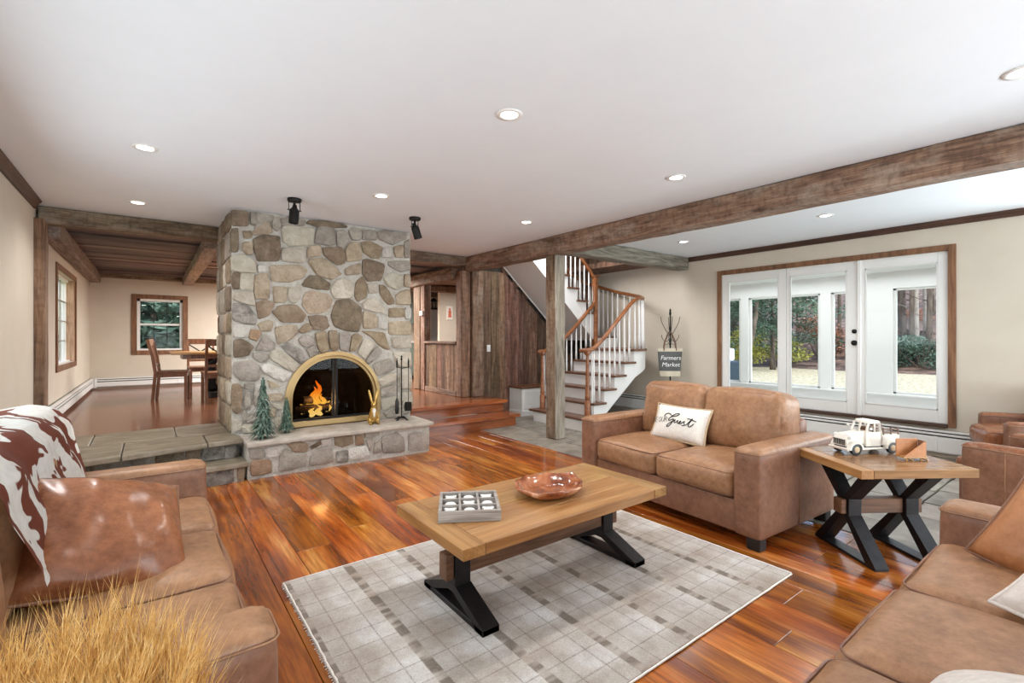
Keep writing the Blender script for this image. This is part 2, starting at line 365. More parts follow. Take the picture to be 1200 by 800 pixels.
# slate paving on the window side, irregular courses
yy = -1.2; row = 0
while yy < 6.9:
    hgt = random.choice([.46, .6, .38]); xx = 3.86; row += 1
    while xx < XR - .03:
        wd = random.choice([.42, .6, .78, .5]); xe = min(xx + wd, XR)
        if XR - xe < .2: xe = XR
        g = .008; pts = [(xx + g, yy + g), (xe - g, yy + g), (xe - g, yy + hgt - g), (xx + g, yy + hgt - g)]
        if not (xe < 4.6 and yy > 6.15):
            bm = B(); prism(bm, [(a + random.uniform(-.006, .006), b + random.uniform(-.006, .006)) for a, b in pts], 'Z', -.024, random.uniform(-.003, .003)); bev(bm, .004)
            part('slate_tile', bm, 'slate', fl)
        xx = xe
    yy += hgt
part('slate_bed', bx(3.86, XR, -3.0, -1.2, -.022, 0), 'slate', fl)
up = B(); box(up, XL - .02, 4.52, 6.35, 6.87, .2, UZ); box(up, XL - .02, 8.3, 6.87, 13.2, .2, UZ)
box(up, 2.66, 4.5, 6.2, 6.35, .2, UZ - .06)
struct('floor_upper', up, 'floor_x')
ce = B(); box(ce, XL - .2, 4.36, -3.1, 6.85, H, H + .1); box(ce, 4.36, XR + .2, -3.1, 4.72, H, H + .1)
struct('ceiling', ce, 'ceiling')
struct('wall_left', bx(XL - .2, XL, -3.1, 6.46, -.1, H), 'wall')
struct('wall_back', bx(XL - .2, XR + .2, -3.2, -3.0, -.1, H), 'wall')
# right wall with the glazed door opening
DY0, DY1, DZ0, DZ1 = 1.30, 3.965, .375, 2.33
wr = B()
box(wr, XR, XR + .16, -3.1, DY0, -.1, H); box(wr, XR, XR + .16, DY1, 7.2, -.1, 5.2)
box(wr, XR, XR + .16, DY0, DY1, DZ1, H); box(wr, XR, XR + .16, DY0, DY1, -.1, DZ0)
struct('wall_right', wr, 'wall')
# dining room walls: left with window_1, far wall with window_2
A0, A1, Az0, Az1 = 8.02, 9.78, 1.0, 2.2
wd_ = B()
box(wd_, XL - .18, XL - .02, 6.46, A0, 0, 2.7); box(wd_, XL - .18, XL - .02, A1, 12.2, 0, 2.7)
box(wd_, XL - .18, XL - .02, A0, A1, 0, Az0); box(wd_, XL - .18, XL - .02, A0, A1, Az1, 2.7)
struct('wall_dining_left', wd_, 'wall')
F0, F1, Fz0, Fz1 = -.215, .535, 1.10, 2.13
wf = B()
box(wf, XL - .2, F0, 12, 12.16, 0, 2.7); box(wf, F1, 4.6, 12, 12.16, 0, 2.7); box(wf, F0, F1, 12, 12.16, 0, Fz0); box(wf, F0, F1, 12, 12.16, Fz1, 2.7)
struct('wall_dining_far', wf, 'wall')
# kitchen end, glimpsed over the half wall
kw = B(); box(kw, 4.6, 8.4, 13.0, 13.16, 0, 2.7); box(kw, 8.3, 8.46, 7.0, 13.1, 0, 2.7); box(kw, 4.55, 4.62, 12.0, 13.1, 0, 2.7)
struct('wall_kitchen', kw, 'wall')
struct('wall_kitchen_pier', bx(5.44, 6.05, 10.0, 10.09, UZ, 2.46), 'wall')
part('corner_trim', bx(6.051, 6.11, 9.98, 10.1, UZ, 2.46, .004), 'white', bpy.data.objects['wall_kitchen_pier'])
# stairwell above the main ceiling
sw = B(); box(sw, 4.26, 4.36, 4.62, 7.1, H + .1, 5.2); box(sw, 4.26, 7.3, 4.62, 4.72, H + .1, 5.2); box(sw, 4.26, 7.3, 4.62, 7.2, 5.2, 5.3)
struct('wall_stairwell', sw, 'board_z')
# plank ceiling over the dining room and kitchen
cp = struct('ceiling_dining', bx(XL - .2, 8.4, 6.87, 13.1, 2.62, 2.72), 'soot')
y = 6.9
while y < 12.95:
    w_ = random.uniform(.26, .34); part('ceiling_plank', bx(XL - .02, 4.1, y, min(y + w_ - .02, 13.0), 2.57 + random.uniform(0, .03), 2.62, .004), 'red_barn', cp)
    part('ceiling_plank', bx(4.1, 8.3, y, min(y + w_ - .012, 13.0), 2.59, 2.62, .004), 'barn_x', cp); y += w_

# ------------------------------------------------------------------ crown, casings, baseboard heaters
def crown(name, pts_xz, y0, y1):
    bm = B(); prism(bm, pts_xz, 'Y', y0, y1); struct(name, bm, 'crown')
crown('trim_1', [(XL, 2.60), (XL + .02, 2.60), (XL + .028, 2.618), (XL + .022, 2.626), (XL + .04, 2.64), (XL + .036, 2.648), (XL + .056, 2.665), (XL + .06, H - .001), (XL, H - .001)], -3.0, 6.46)
crown('trim_2', [(XR - .001, 2.61), (XR - .02, 2.61), (XR - .03, 2.635), (XR - .05, 2.66), (XR - .055, H - .001), (XR - .001, H - .001)], -3.0, 4.55)
def casing(name, horiz, a0, a1, z0, z1, w, face, mat='casing', t=.02, bottom=True):
    # flat wooden surround: horiz maps (along, z, out) to 3-D
    r = struct(name)
    def bar(u0, u1, v0, v1):
        bm = B(); ps = [horiz(u, v, q) for q in (0, t) for u, v in ((u0, v0), (u1, v0), (u1, v1), (u0, v1))]
        lo = [min(p[i] for p in ps) for i in range(3)]; hi = [max(p[i] for p in ps) for i in range(3)]
        box(bm, lo[0], hi[0], lo[1], hi[1], lo[2], hi[2]); bev(bm, .003); part('casing_board', bm, mat, r)
    bar(a0 - w, a0, z0 - (w if bottom else 0), z1 + w); bar(a1, a1 + w, z0 - (w if bottom else 0), z1 + w); bar(a0, a1, z1, z1 + w)
    if bottom: bar(a0, a1, z0 - w, z0)
    return r
casing('trim_3', lambda u, z, o: (XR - o, u, z), DY0, DY1, DZ0 - .03, DZ1, .068, 1, 'casing', .024, False)
part('sill_board', bx(XR - .05, XR + .02, DY0, DY1, DZ0 - .04, DZ0, .004), 'crown', bpy.data.objects['trim_3'])
casing('trim_4', lambda u, z, o: (XL - .02 + o, u, z), A0, A1, Az0, Az1, .075, 1)
casing('trim_5', lambda u, z, o: (u, 12 - o, z), F0, F1, Fz0, Fz1, .085, 1)
# added surrounds on plain wall behind the fill lights, with no window in them
casing('added_trim_left', lambda u, z, o: (XL + o, u, z), .1, 4.7, .80, 2.03, .075, 1)
casing('added_trim_rear', lambda u, z, o: (u, -3.0 + o, z), -.1, 6.5, .45, 2.38, .075, 1)
casing('added_trim_right', lambda u, z, o: (XR - o, u, z), -2.45, .55, .55, 2.15, .075, 1)
def heater(name, a, b, z0, z1, f):
    r = struct(name)
    def S(u0, u1, o0, o1, v0, v1, mat='white', nm='heater_cover'):
        p = [f(u0, o0, v0), f(u1, o1, v1)]; lo = [min(q[i] for q in p) for i in range(3)]; hi = [max(q[i] for q in p) for i in range(3)]
        part(nm, bx(lo[0], hi[0], lo[1], hi[1], lo[2], hi[2], .003), mat, r)
    h = z1 - z0
    S(a, b, 0, .02, z0, z1, 'white', 'back_plate'); S(a, b, 0, .06, z1 - .02, z1, 'white', 'top_cap')
    S(a, b, .02, .062, z0 + .02, z1 - .075, 'white', 'front_cover'); S(a, b, .02, .05, z1 - .07, z1 - .02, 'black', 'air_slot'); S(a, b, .045, .056, z1 - .058, z1 - .034, 'white', 'damper')
    S(a, a + .04, 0, .064, z0, z1, 'white', 'end_cap'); S(b - .04, b, 0, .064, z0, z1, 'white', 'end_cap')
    n = int((b - a) / 1.4)
    for i in range(1, n + 1): S(a + (b - a) * i / (n + 1) - .02, a + (b - a) * i / (n + 1) + .02, .06, .066, z0 + .02, z1 - .07, 'white', 'joint_cover')
heater('baseboard_left', 6.75, 11.93, UZ + .03, UZ + .21, lambda u, o, v: (XL - .02 + o, u, v))
heater('baseboard_far', XL + .05, 4.4, UZ + .03, UZ + .21, lambda u, o, v: (u, 12 - o, v))
heater('baseboard_right', -2.5, 6.6, .04, .305, lambda u, o, v: (XR - o, u, v))

# ------------------------------------------------------------------ windows and glazed doors
def pane(name, x0, x1, y0, y1, z0, z1, parent, mat='glass'): return part(name, bx(x0, x1, y0, y1, z0, z1), mat, parent)
dl = [('door_1', 3.02, 3.965, 3.122, 3.86), ('door_2', 2.15, 3.02, 2.285, 2.985 - .02), ('door_3', 1.30, 2.15, 1.392, 2.085)]
for nm, a, b, g0, g1 in dl:
    d = struct(nm); fx0, fx1 = XR + .01, XR + .055
    part('stile', bx(fx0, fx1, a + .003, g0, DZ0, DZ1, .004), 'white', d); part('stile', bx(fx0, fx1, g1, b - .003, DZ0, DZ1, .004), 'white', d)
    part('rail', bx(fx0, fx1, g0, g1, 2.215, DZ1, .004), 'white', d); part('rail', bx(fx0, fx1, g0, g1, DZ0, .525, .004), 'white', d)
    bm = B()
    for q in ((g0, g0 + .012, .525, 2.215), (g1 - .012, g1, .525, 2.215), (g0, g1, .525, .537), (g0, g1, 2.203, 2.215)): box(bm, fx0 - .006, fx0 + .004, q[0], q[1], q[2], q[3])
    part('glazing_bead', bm, 'whitesat', d); pane('glass_pane', XR + .03, XR + .036, g0, g1, .525, 2.215, d)
d2 = bpy.data.objects['door_2']
for z, r in ((1.433, .027), (1.285, .034)):
    bm = B(); lathe(bm, [(0, 0), (r, 0), (r, .012), (r * .6, .016), (r * .62, .034 if r > .03 else .018), (0, .036 if r > .03 else .02)], 16); xf(bm, (XR + .01, 2.2, z), (0, radians(-90), 0))
    part('door_knob' if r > .03 else 'deadbolt', bm, 'iron', d2, smooth=True, label='black door knob' if r > .03 else 'black deadbolt')
part('astragal', bx(XR - .012, XR + .012, 2.125, 2.165, DZ0 - .02, DZ1, .004), 'white', d2)
def sash_window(name, f, a, b, z0, z1, cols, rows, mat='whitesat', sp=None, muntin='blackmetal', frame=.05):
    # f(u, out, z): a frame, one or two sashes of panes with muntins
    w = struct(name)
    def S(nm, u0, u1, o0, o1, v0, v1, mt=mat, par=w):
        p = [f(u0, o0, v0), f(u1, o1, v1)]; lo = [min(q[i] for q in p) for i in range(3)]; hi = [max(q[i] for q in p) for i in range(3)]
        return part(nm, bx(lo[0], hi[0], lo[1], hi[1], lo[2], hi[2]), mt, par)
    S('jamb', a, a + frame, .0, .1, z0, z1); S('jamb', b - frame, b, .0, .1, z0, z1); S('head', a, b, .0, .1, z1 - frame, z1); S('sill', a, b, -.02, .1, z0, z0 + frame * .7)
    zz = [z0 + frame * .7, z1 - frame] if not sp else [z0 + frame * .7, sp, z1 - frame]
    for q in range(len(zz) - 1):
        s0, s1 = zz[q], zz[q + 1]; o = .05 + .0 * q
        if q: S('meeting_rail', a + frame, b - frame, .03, .08, s0 - .02, s0 + .02)
        S('glass_pane', a + frame, b - frame, o, o + .005, s0, s1, 'glass')
        for c in range(1, cols): u = a + frame + (b - a - 2 * frame) * c / cols; S('muntin', u - .007, u + .007, o - .008, o + .012, s0, s1, muntin)
        for r in range(1, rows): v = s0 + (s1 - s0) * r / rows; S('muntin', a + frame, b - frame, o - .008, o + .012, v - .007, v + .007, muntin)
    return w
sash_window('window_1', lambda u, o, z: (XL - .08 - o, u, z), A0, A1, Az0, Az1, 4, 4, 'whitesat', None, 'grout', .028)
for q in ((A0, A0 + .02), (A1 - .1, A1)): part('jamb_lining', bx(XL - .105, XL - .018, q[0], q[1], Az0, Az1, .002), 'lining', bpy.data.objects['window_1'], label='bare wood jamb lining')
sash_window('window_2', lambda u, o, z: (u, 12.03 + o, z), F0, F1, Fz0, Fz1, 3, 2, 'whitesat', 1.62)
FRONT = """D 661 2645 799 2654 799 2517 668 2499
G 830 2650 885 2650 877 2542 834 2536
G 893 2652 1040 2652 1031 2592 958 2572 869 2487
T 858 2459 950 2557 1007 2570 1027 2473 958 2437 858 2432
G 1044 2621 1106 2630 1106 2557 1081 2498 1040 2538
G 1123 2633 1208 2664 1361 2650 1348 2591 1123 2559
D 1384 2615 1420 2663 1757 2670 1816 2653 1806 2632 1493 2598
C 1131 2533 1191 2560 1456 2578 1429 2384 1208 2349 1144 2397
D 657 2449 714 2466 714 2243 657 2232
B 764 2446 830 2455 830 2398 775 2386
T 760 2323 842 2337 838 2226 799 2222 760 2253
D 862 2380 958 2432 1102 2433 1106 2273 1085 2179 897 2161 862 2291
C 1140 2313 1366 2339 1366 2207 1313 2183 1131 2184
C 661 2181 760 2204 869 2136 877 2034 664 2034
W 901 2107 978 2114 982 2052 909 2045
T 1015 2118 1317 2146 1384 2100 1339 2016 1208 1964 1031 1956
D 668 2008 725 2012 721 1859 668 1851
C 741 2009 854 2014 846 1854 737 1856
T 877 1998 990 2025 998 1782 982 1763 873 1762 865 1935
D 1339 1940 1420 2041 1502 2038 1628 1970 1614 1896 1493 1903 1348 1922
G 1497 2584 1567 2608 1671 2603 1690 2434 1614 2406 1474 2413
T 1406 2353 1520 2390 1529 2300 1511 2279 1393 2247
B 1557 2370 1757 2388 1801 2309 1787 2223 1709 2196 1576 2285
G 1709 2574 1767 2592 1836 2552 1836 2477 1782 2396 1714 2413
T 1826 2401 1881 2467 1967 2468 1992 2359 1982 2277 1831 2242 1811 2350
G 1851 2603 1896 2634 1987 2632 1982 2520 1886 2503
G 2013 2625 2164 2641 2175 2539 2008 2523
G 2196 2640 2283 2662 2575 2659 2552 2591 2382 2507 2218 2550
B 2002 2482 2101 2504 2250 2450 2207 2315 2112 2321 2018 2382
W 2272 2447 2371 2453 2382 2349 2250 2335
T 2404 2467 2517 2507 2517 2368 2427 2359
G 2546 2548 2604 2587 2609 2372 2552 2366
T 1411 2225 1557 2245 1699 2151 1757 2087 1642 2019 1502 2057 1406 2182
T 1806 2151 1956 2224 1982 2217 1977 2115 1816 2082
D 2018 2271 2070 2286 2283 2245 2234 2053 2070 2031 2013 2118
G 2338 2286 2609 2318 2615 2211 2494 2184 2338 2239
C 2272 2087 2382 2148 2517 2117 2517 2031 2438 1951 2327 1987
T 2546 2140 2609 2145 2615 1995 2546 2001
C 1661 1952 1757 2033 1866 2006 1901 1908 1856 1816 1685 1807 1647 1874
B 1936 2001 2008 2077 2059 1969 2054 1846 1956 1786 1921 1839
C 2075 1990 2196 2009 2196 1906 2091 1889
B 2218 1990 2294 1974 2393 1833 2399 1780 2327 1766 2234 1877
T 2432 1877 2552 1948 2609 1951 2621 1774 2438 1771
C 2008 1753 2070 1806 2175 1811 2283 1712 2272 1649 2164 1667 2018 1697
D 1709 1774 1866 1796 1987 1701 1987 1549 1956 1428 1831 1437 1690 1484 1651 1601
T 1357 1819 1420 1870 1493 1865 1604 1842 1656 1777 1623 1697 1548 1636 1402 1627 1339 1714
D 1402 1589 1483 1596 1585 1589 1618 1483 1548 1444 1456 1447 1420 1528
T 1048 1893 1174 1892 1165 1744 1056 1730
C 1195 1894 1317 1892 1304 1788 1269 1739 1208 1751
C 676 1813 846 1827 869 1686 760 1716 680 1739
K 676 1704 806 1674 881 1570 869 1490 676 1530
B 885 1713 958 1743 1048 1720 1007 1605 909 1553
B 1040 1620 1098 1686 1260 1711 1370 1602 1330 1526 1131 1526
T 901 1490 998 1533 1031 1511 1019 1429 925 1437
T 1064 1457 1187 1486 1273 1478 1278 1403 1165 1310 1089 1283
B 1304 1427 1384 1508 1438 1452 1339 1404
W 683 1478 822 1471 806 1365 683 1360
R 834 1432 917 1419 885 1325 822 1347
G 958 1383 1056 1284 1048 1215 877 1218 925 1311
D 683 1321 752 1330 850 1258 806 1175 683 1156
G 862 1187 990 1176 974 1113 925 1096 854 1152
G 683 1095 838 1112 909 1043 909 936 869 906 741 918 683 999
W 937 1033 982 1085 1217 967 1182 913 1131 878 958 987
C 1023 1198 1098 1219 1286 1066 1243 984 1191 1005 1015 1130
K 1123 1255 1200 1296 1304 1225 1384 1120 1321 1061
G 1299 1333 1366 1380 1433 1352 1447 1276 1366 1248
G 1384 1219 1461 1266 1502 1194 1420 1138
B 1470 1395 1576 1424 1618 1221 1543 1183 1511 1213
B 1614 1420 1709 1426 1719 1229 1671 1205 1632 1250
G 1738 1406 1836 1412 1866 1377 1826 1193 1752 1219
B 1886 1367 1946 1397 2002 1357 1921 1201 1856 1197
C 2023 1327 2159 1285 2033 1103 1951 1176
G 2186 1244 2245 1181 2080 1035 2049 1077
G 2138 1028 2338 1090 2404 1019 2399 956 2196 892
C 2196 840 2427 923 2443 827 2327 781 2239 770
G 2229 729 2438 769 2460 698 2299 631 2239 640
C 2245 593 2460 629 2477 532 2256 467
G 2266 430 2494 483 2586 458 2598 398 2327 372
T 2023 1667 2175 1620 2186 1481 2023 1469
W 2202 1606 2316 1598 2310 1452 2212 1471
B 1997 1433 2272 1409 2349 1210 2272 1222 2138 1347
B 2343 1709 2540 1717 2534 1620 2343 1609
W 2557 1723 2621 1725 2621 1595 2557 1599
T 2343 1546 2621 1552 2627 1395 2343 1394
C 2376 1347 2621 1352 2627 1222 2399 1225
C 2393 1167 2621 1174 2633 990 2472 996
C 2489 952 2627 947 2633 708 2500 717
C 2506 674 2633 665 2633 503 2517 513
B 664 865 714 875 748 838 737 602 702 579 664 618
G 779 872 858 867 858 823 779 828
G 783 783 822 781 822 621 775 617
G 756 588 783 594 779 484 756 486
G 795 557 858 574 881 473 799 478
T 998 746 1123 746 1123 668 1007 686
T 998 596 1060 591 1060 513 1007 528
C 752 443 858 445 869 368 760 381
C 664 509 737 480 744 418 676 395
T 990 900 1115 829 1023 821
G 862 800 917 783 901 650 865 644
C 1023 649 1131 635 1131 589 1081 598
C 1060 486 1136 487 1144 408 1073 389"""
HEARTH = """G 743 290 851 283 859 200 764 210
R 771 177 926 157 933 48 768 40
W 888 278 1040 290 1048 264 1001 203 892 199
G 1021 230 1086 241 1134 197 1254 179 1246 64 1102 45 1009 43 1013 135
B 1086 288 1181 309 1262 273 1258 204 1149 215
D 1303 245 1387 291 1391 251 1320 221
G 1303 132 1395 215 1498 201 1524 63 1438 50 1295 51
W 1416 291 1493 295 1493 241 1416 247
B 1541 306 1720 297 1729 223 1621 201 1550 225
R 1761 288 1827 284 1850 198 1766 200
K 1563 151 1670 145 1670 36 1568 43
W 1693 160 1874 162 1917 53 1697 45
G 1864 312 2008 313 2008 276 1874 264
G 1878 231 1950 231 1917 114
G 1974 204 2028 216 2033 88 1955 85
G 2058 250 2234 272 2301 205 2322 51 2067 69
W 2072 310 2370 310 2391 278 2275 282
G 2375 225 2488 241 2620 210 2620 38 2380 43"""
# ------------------------------------------------------------------ timbers
def timber(name, label, cat, args, mat, **kw):
    return tag(part(name, beam_bm(*args, **kw), mat, auto=40), label, cat)
timber('ceiling_beam', 'weathered timber beam along the ceiling from the stone fireplace to the left wall post', 'beam', (XL, .66, 6.67, 6.87, 2.515, H - .002, 'X'), 'barn_x')
timber('ceiling_beam', 'short timber beam between the fireplace and the plank-wall post', 'beam', (2.60, 4.3, 6.67, 6.87, 2.53, H - .002, 'X'), 'barn_x')
lb = beam_bm(-.11, .11, 0, 10.1, 2.45, H - .002, 'Y', .010, 50)
o = tag(part('ceiling_beam', lb, 'barn_y', auto=40), 'long hand-hewn beam crossing the whole ceiling above the loveseat', 'beam'); o.location = (4.50, -3.4, 0); o.rotation_euler = (0, 0, radians(1.55))
timber('ceiling_beam', 'grey weathered beam from the free-standing post to the window wall', 'beam', (4.45, XR - .03, 4.52, 4.74, 2.47, H - .002, 'X'), 'grey_beam', amt=.014, n=30)
pm = beam_bm(4.26, 4.44, 4.66, 4.86, 0, 2.46, 'Z', .008, 16)
bmesh.ops.recalc_face_normals(pm, faces=pm.faces[:])
for f in pm.faces: f.material_index = 1 if f.normal.y < -.6 else 0
tag(part('timber_post', pm, None, mats=['barn_z', 'grey_post'], auto=40), 'free-standing barn timber post with a grey face, at the foot of the stairs', 'post')
timber('timber_post', 'brown timber post flat against the left wall, under the end of the beam', 'post', (XL - .01, XL + .075, 6.47, 6.69, UZ - .37, 2.52, 'Z'), 'board_z', amt=.004, n=14)
timber('timber_post', 'thick timber post where two beams meet, left end of the plank wall', 'post', (4.24, 4.46, 6.66, 6.88, UZ, 2.53, 'Z'), 'barn_z', n=14)
timber('ceiling_beam', 'hewn log beam running back over the half wall to the kitchen', 'beam', (3.98, 4.2, 6.9, 12.9, 2.33, 2.52, 'Y'), 'barn_y', amt=.02, n=30)
timber('ceiling_beam', 'grey side beam along the top of the left dining room wall', 'beam', (XL - .02, XL + .14, 6.9, 11.99, 2.40, 2.58, 'Y'), 'grey_y')
timber('ceiling_beam', 'grey beam under the dining plank ceiling, beside the fireplace', 'beam', (.52, .70, 6.9, 11.99, 2.44, 2.585, 'Y'), 'grey_y')
timber('ceiling_beam', 'wooden cross beam above the beige kitchen wall with the picture', 'beam', (4.3, 8.2, 9.86, 10.06, 2.42, 2.57, 'X'), 'barn_x')
timber('ceiling_beam', 'low timber along the top of the far dining room wall', 'beam', (XL + .1, 3.9, 11.86, 11.99, 2.50, 2.6, 'X'), 'barn_x', amt=.004)

# ------------------------------------------------------------------ half wall and plank wall
hw = struct('wall_half', bx(4.10, 4.20, 6.9, 8.02, UZ, 1.25), 'soot')
ys = [6.9, 7.0, 7.13, 7.3, 7.44, 7.6, 7.76, 7.9, 8.02]
for a, b in zip(ys, ys[1:]): part('wall_board', bx(4.075 + random.uniform(0, .006), 4.10, a + .002, b - .002, UZ + .08, 1.24, .002), 'board_z', hw)
part('base_board', bx(4.055, 4.10, 6.9, 8.02, UZ, UZ + .085, .006), 'barn_y', hw)
part('cap_board', bx(4.04, 4.24, 6.88, 8.04, 1.245, 1.29, .006), 'barn_y', hw)
tp = timber('timber_post', 'dark timber post at the far end of the half wall', 'post', (4.04, 4.2, 8.2, 8.46, UZ, 2.34, 'Z'), 'board_z', amt=.006, n=12)
tp = timber('timber_post', 'yellowish squared post with the thermostat, at the kitchen end of the half wall', 'post', (4.05, 4.19, 8.03, 8.19, UZ, 2.36, 'Z'), 'barn_z', amt=.004, n=12)
timber('door_jamb', 'reddish timber jamb between the half wall opening and the thick post', 'post', (4.055, 4.235, 6.72, 6.895, UZ, 2.46, 'Z'), 'board_z', amt=.003, n=10)
pw = struct('wall_plank', bx(4.5, XR, 6.85, 6.95, 0, 5.2), 'soot')
def soff(x): return min(2.5, 2.632 - .912 * (x - 4.84))
xs = [4.47, 4.7, 4.88, 5.0, 5.31, 5.43, 5.55, 5.75, 5.97, 6.2, 6.45, 6.7, 6.93, 7.13]
for a, b in zip(xs, xs[1:]):
    yo = 6.79 + random.uniform(0, .012); bm = B(); a += .002; b -= .002
    prism(bm, [(a, 0), (b, 0), (b, max(.3, soff(b))), (a, max(.3, soff(a)))], 'Y', yo, 6.85); part('wall_board', bm, 'board_z', pw)
xs2 = [4.3 + .22 * i for i in range(14)]
for a, b in zip(xs2, xs2[1:]):
    z0_ = max(soff((a + b) / 2) + .05, 2.0) if a > 4.9 else 2.72
    part('wall_board', bx(a + .002, min(b, XR) - .002, 6.80 + random.uniform(0, .012), 6.85, z0_, 5.2), 'board_z', pw)
sp = thing('light_switch', 'white light switch plate on the barn-board plank wall', 'switch', (4.645, 6.786, 1.17))
part('plate', bx(-.036, .036, -.006, .006, -.058, .058, .003), 'white', sp); part('rocker', bx(-.016, .016, -.011, -.004, -.034, .034, .002), 'whitesat', sp)
th = thing('thermostat', 'small white thermostat on the yellowish post by the half wall', 'thermostat', (4.04, 8.11, 1.81))
part('case', bx(-.025, .012, -.055, .055, -.045, .045, .006), 'white', th); part('screen', bx(-.028, -.02, -.03, .03, -.012, .022), 'sage', th)
# bench box against the plank wall
bn = thing('bench', 'white panelled bench with a dark wooden lid against the plank wall', 'bench', (5.08, 6.40, 0))
part('body', bx(0, .62, .01, .37, 0, .47, .004), 'white', bn); part('lid', bx(-.02, .64, -.01, .375, .47, .505, .006), 'treadwood', bn, label='dark wooden lid')
part('plinth', bx(-.01, .63, -.002, .37, 0, .09, .003), 'white', bn)
bm = B()
for q in ((.05, .57, .40, .44), (.05, .57, .12, .16), (.05, .09, .16, .40), (.53, .57, .16, .40)): box(bm, q[0], q[1], .0, .014, q[2], q[3])
part('panel_moulding', bm, 'white', bn)

# ------------------------------------------------------------------ steps up to the kitchen level
st = thing('wooden_steps', 'two polished reddish wooden steps up to the kitchen level, right of the hearth', 'steps', (2.70, 0, 0))
for z, y0, y1, x1 in ((.185, 5.76, 6.12, 1.84), (UZ, 6.07, 6.37, 1.82)):
    part('tread', bx(0, x1, y0, y1, z - .05, z, .006), 'step', st); part('riser', bx(0, x1 - .03, y0 + .085, y0 + .11, z - .185, z - .05), 'step', st)
    part('stringer', bx(x1 - .05, x1 - .03, y0 + .11, y1 - .01, z - .185, z - .05), 'step', st)

# ------------------------------------------------------------------ stone landing left of the hearth
ld = thing('stone_landing', 'flagstone landing with a low stone step up to the dining room', 'landing', (0, 0, 0))
part('landing_core', bx(XL + .002, .655, 5.34, 6.35, 0, UZ - .045), 'mortar', ld)
def slabp(nm, pts, z0, z1, mat, par, amt=.004):
    bm = B(); prism(bm, pts, 'Z', z0, z1); bev(bm, .007); rough_up(bm, amt, 5); return part(nm, bm, mat, par, auto=40)
for pts in ([(XL + .015, 4.98), (-.2, 5.10), (-.2, 5.74), (XL + .015, 5.74)], [(-.192, 5.10), (.42, 5.22), (.42, 5.74), (-.192, 5.74)], [(.428, 5.22), (.72, 5.27), (.67, 5.74), (.428, 5.74)],
            [(XL + .015, 5.748), (-.45, 5.748), (-.45, 6.37), (XL + .015, 6.36)], [(-.442, 5.748), (.2, 5.748), (.2, 6.4), (-.442, 6.37)], [(.208, 5.748), (.66, 5.748), (.645, 6.43), (.208, 6.4)]):
    slabp('flagstone', pts, UZ - .045, UZ + .002, 'flag', ld)
for pts in ([(XL + .015, 4.98), (-.1, 5.0), (-.1, 5.36), (XL + .015, 5.36)], [(-.092, 5.0), (.74, 5.06), (.72, 5.36), (-.092, 5.36)]): slabp('step_slab', pts, .14, .187, 'flag', ld)
part('step_core', bx(XL + .002, .70, 5.11, 5.34, 0, .14), 'mortar', ld)
def row_stones(par, x0, x1, z0, z1, Y, keys, wmin, wmax):
    x = x0
    while x < x1 - .04:
        w_ = min(random.uniform(wmin, wmax), x1 - x); g = .014; j = lambda: random.uniform(-.012, .012)
        stone(par, random.choice(keys), [(x + g + j(), z0 + g * .6), (x + w_ - g + j(), z0 + g * .6), (x + w_ - g + j(), z1 - g * .5), (x + w_ * .5, z1 - g * .4), (x + g + j(), z1 - g * .5)], lambda u, v, d: (u, Y - d, v), .02); x += w_
row_stones(ld, XL + .02, .72, 0, .14, 5.11, 'GKBG', .14, .3); row_stones(ld, XL + .02, .66, .187, .325, 5.34, 'GKDG', .12, .26)

# ------------------------------------------------------------------ fireplace
fp = thing('fireplace', 'floor-to-ceiling fieldstone fireplace with an arched glass-doored hearth', 'fireplace', (0, 0, 0))
FX0, FX1, FY, FYB, AX, ASP, AR = .66, 2.625, 5.60, 6.80, 1.69, .66, .515
arch = [(AX - AR, .36)] + [(AX + AR * cos(pi - pi * i / 24), ASP + AR * sin(pi * i / 24)) for i in range(25)] + [(AX + AR, .36)]
outer = [(FX0, .0), (FX0, H - .003), (FX1, H - .003), (FX1, .0)]
bm = B(); poly = [outer[1], outer[0], (AX - AR, 0.0)] + arch + [(AX + AR, 0.0), outer[3], outer[2]]
vs = [bm.verts.new((u, FY, v)) for u, v in poly]
for tri in tessellate_polygon([[Vector((u, v, 0)) for u, v in poly]]):
    try: bm.faces.new([vs[i] for i in tri])
    except ValueError: pass
box(bm, FX0, FX0 + .02, FY + .001, FYB, 0, H - .004); box(bm, FX1 - .02, FX1, FY + .001, FYB, 0, H - .004); box(bm, FX0, FX1, FYB - .02, FYB, 0, H - .003)
for a, b in zip(arch, arch[1:]):      # depth of the arch opening
    bm.faces.new([bm.verts.new(p) for p in ((a[0], FY, a[1]), (b[0], FY, b[1]), (b[0], FY + .16, b[1]), (a[0], FY + .16, a[1]))])
part('mortar', bm, 'mortar', fp, label='pale mortar core between the stones')
for ln in FRONT.split('\n'):
    k, *v = ln.split(); v = [int(q) / 1000 for q in v]
    stone(fp, k, list(zip(v[::2], v[1::2])), lambda u, w, d: (u, FY - d, w), .032)
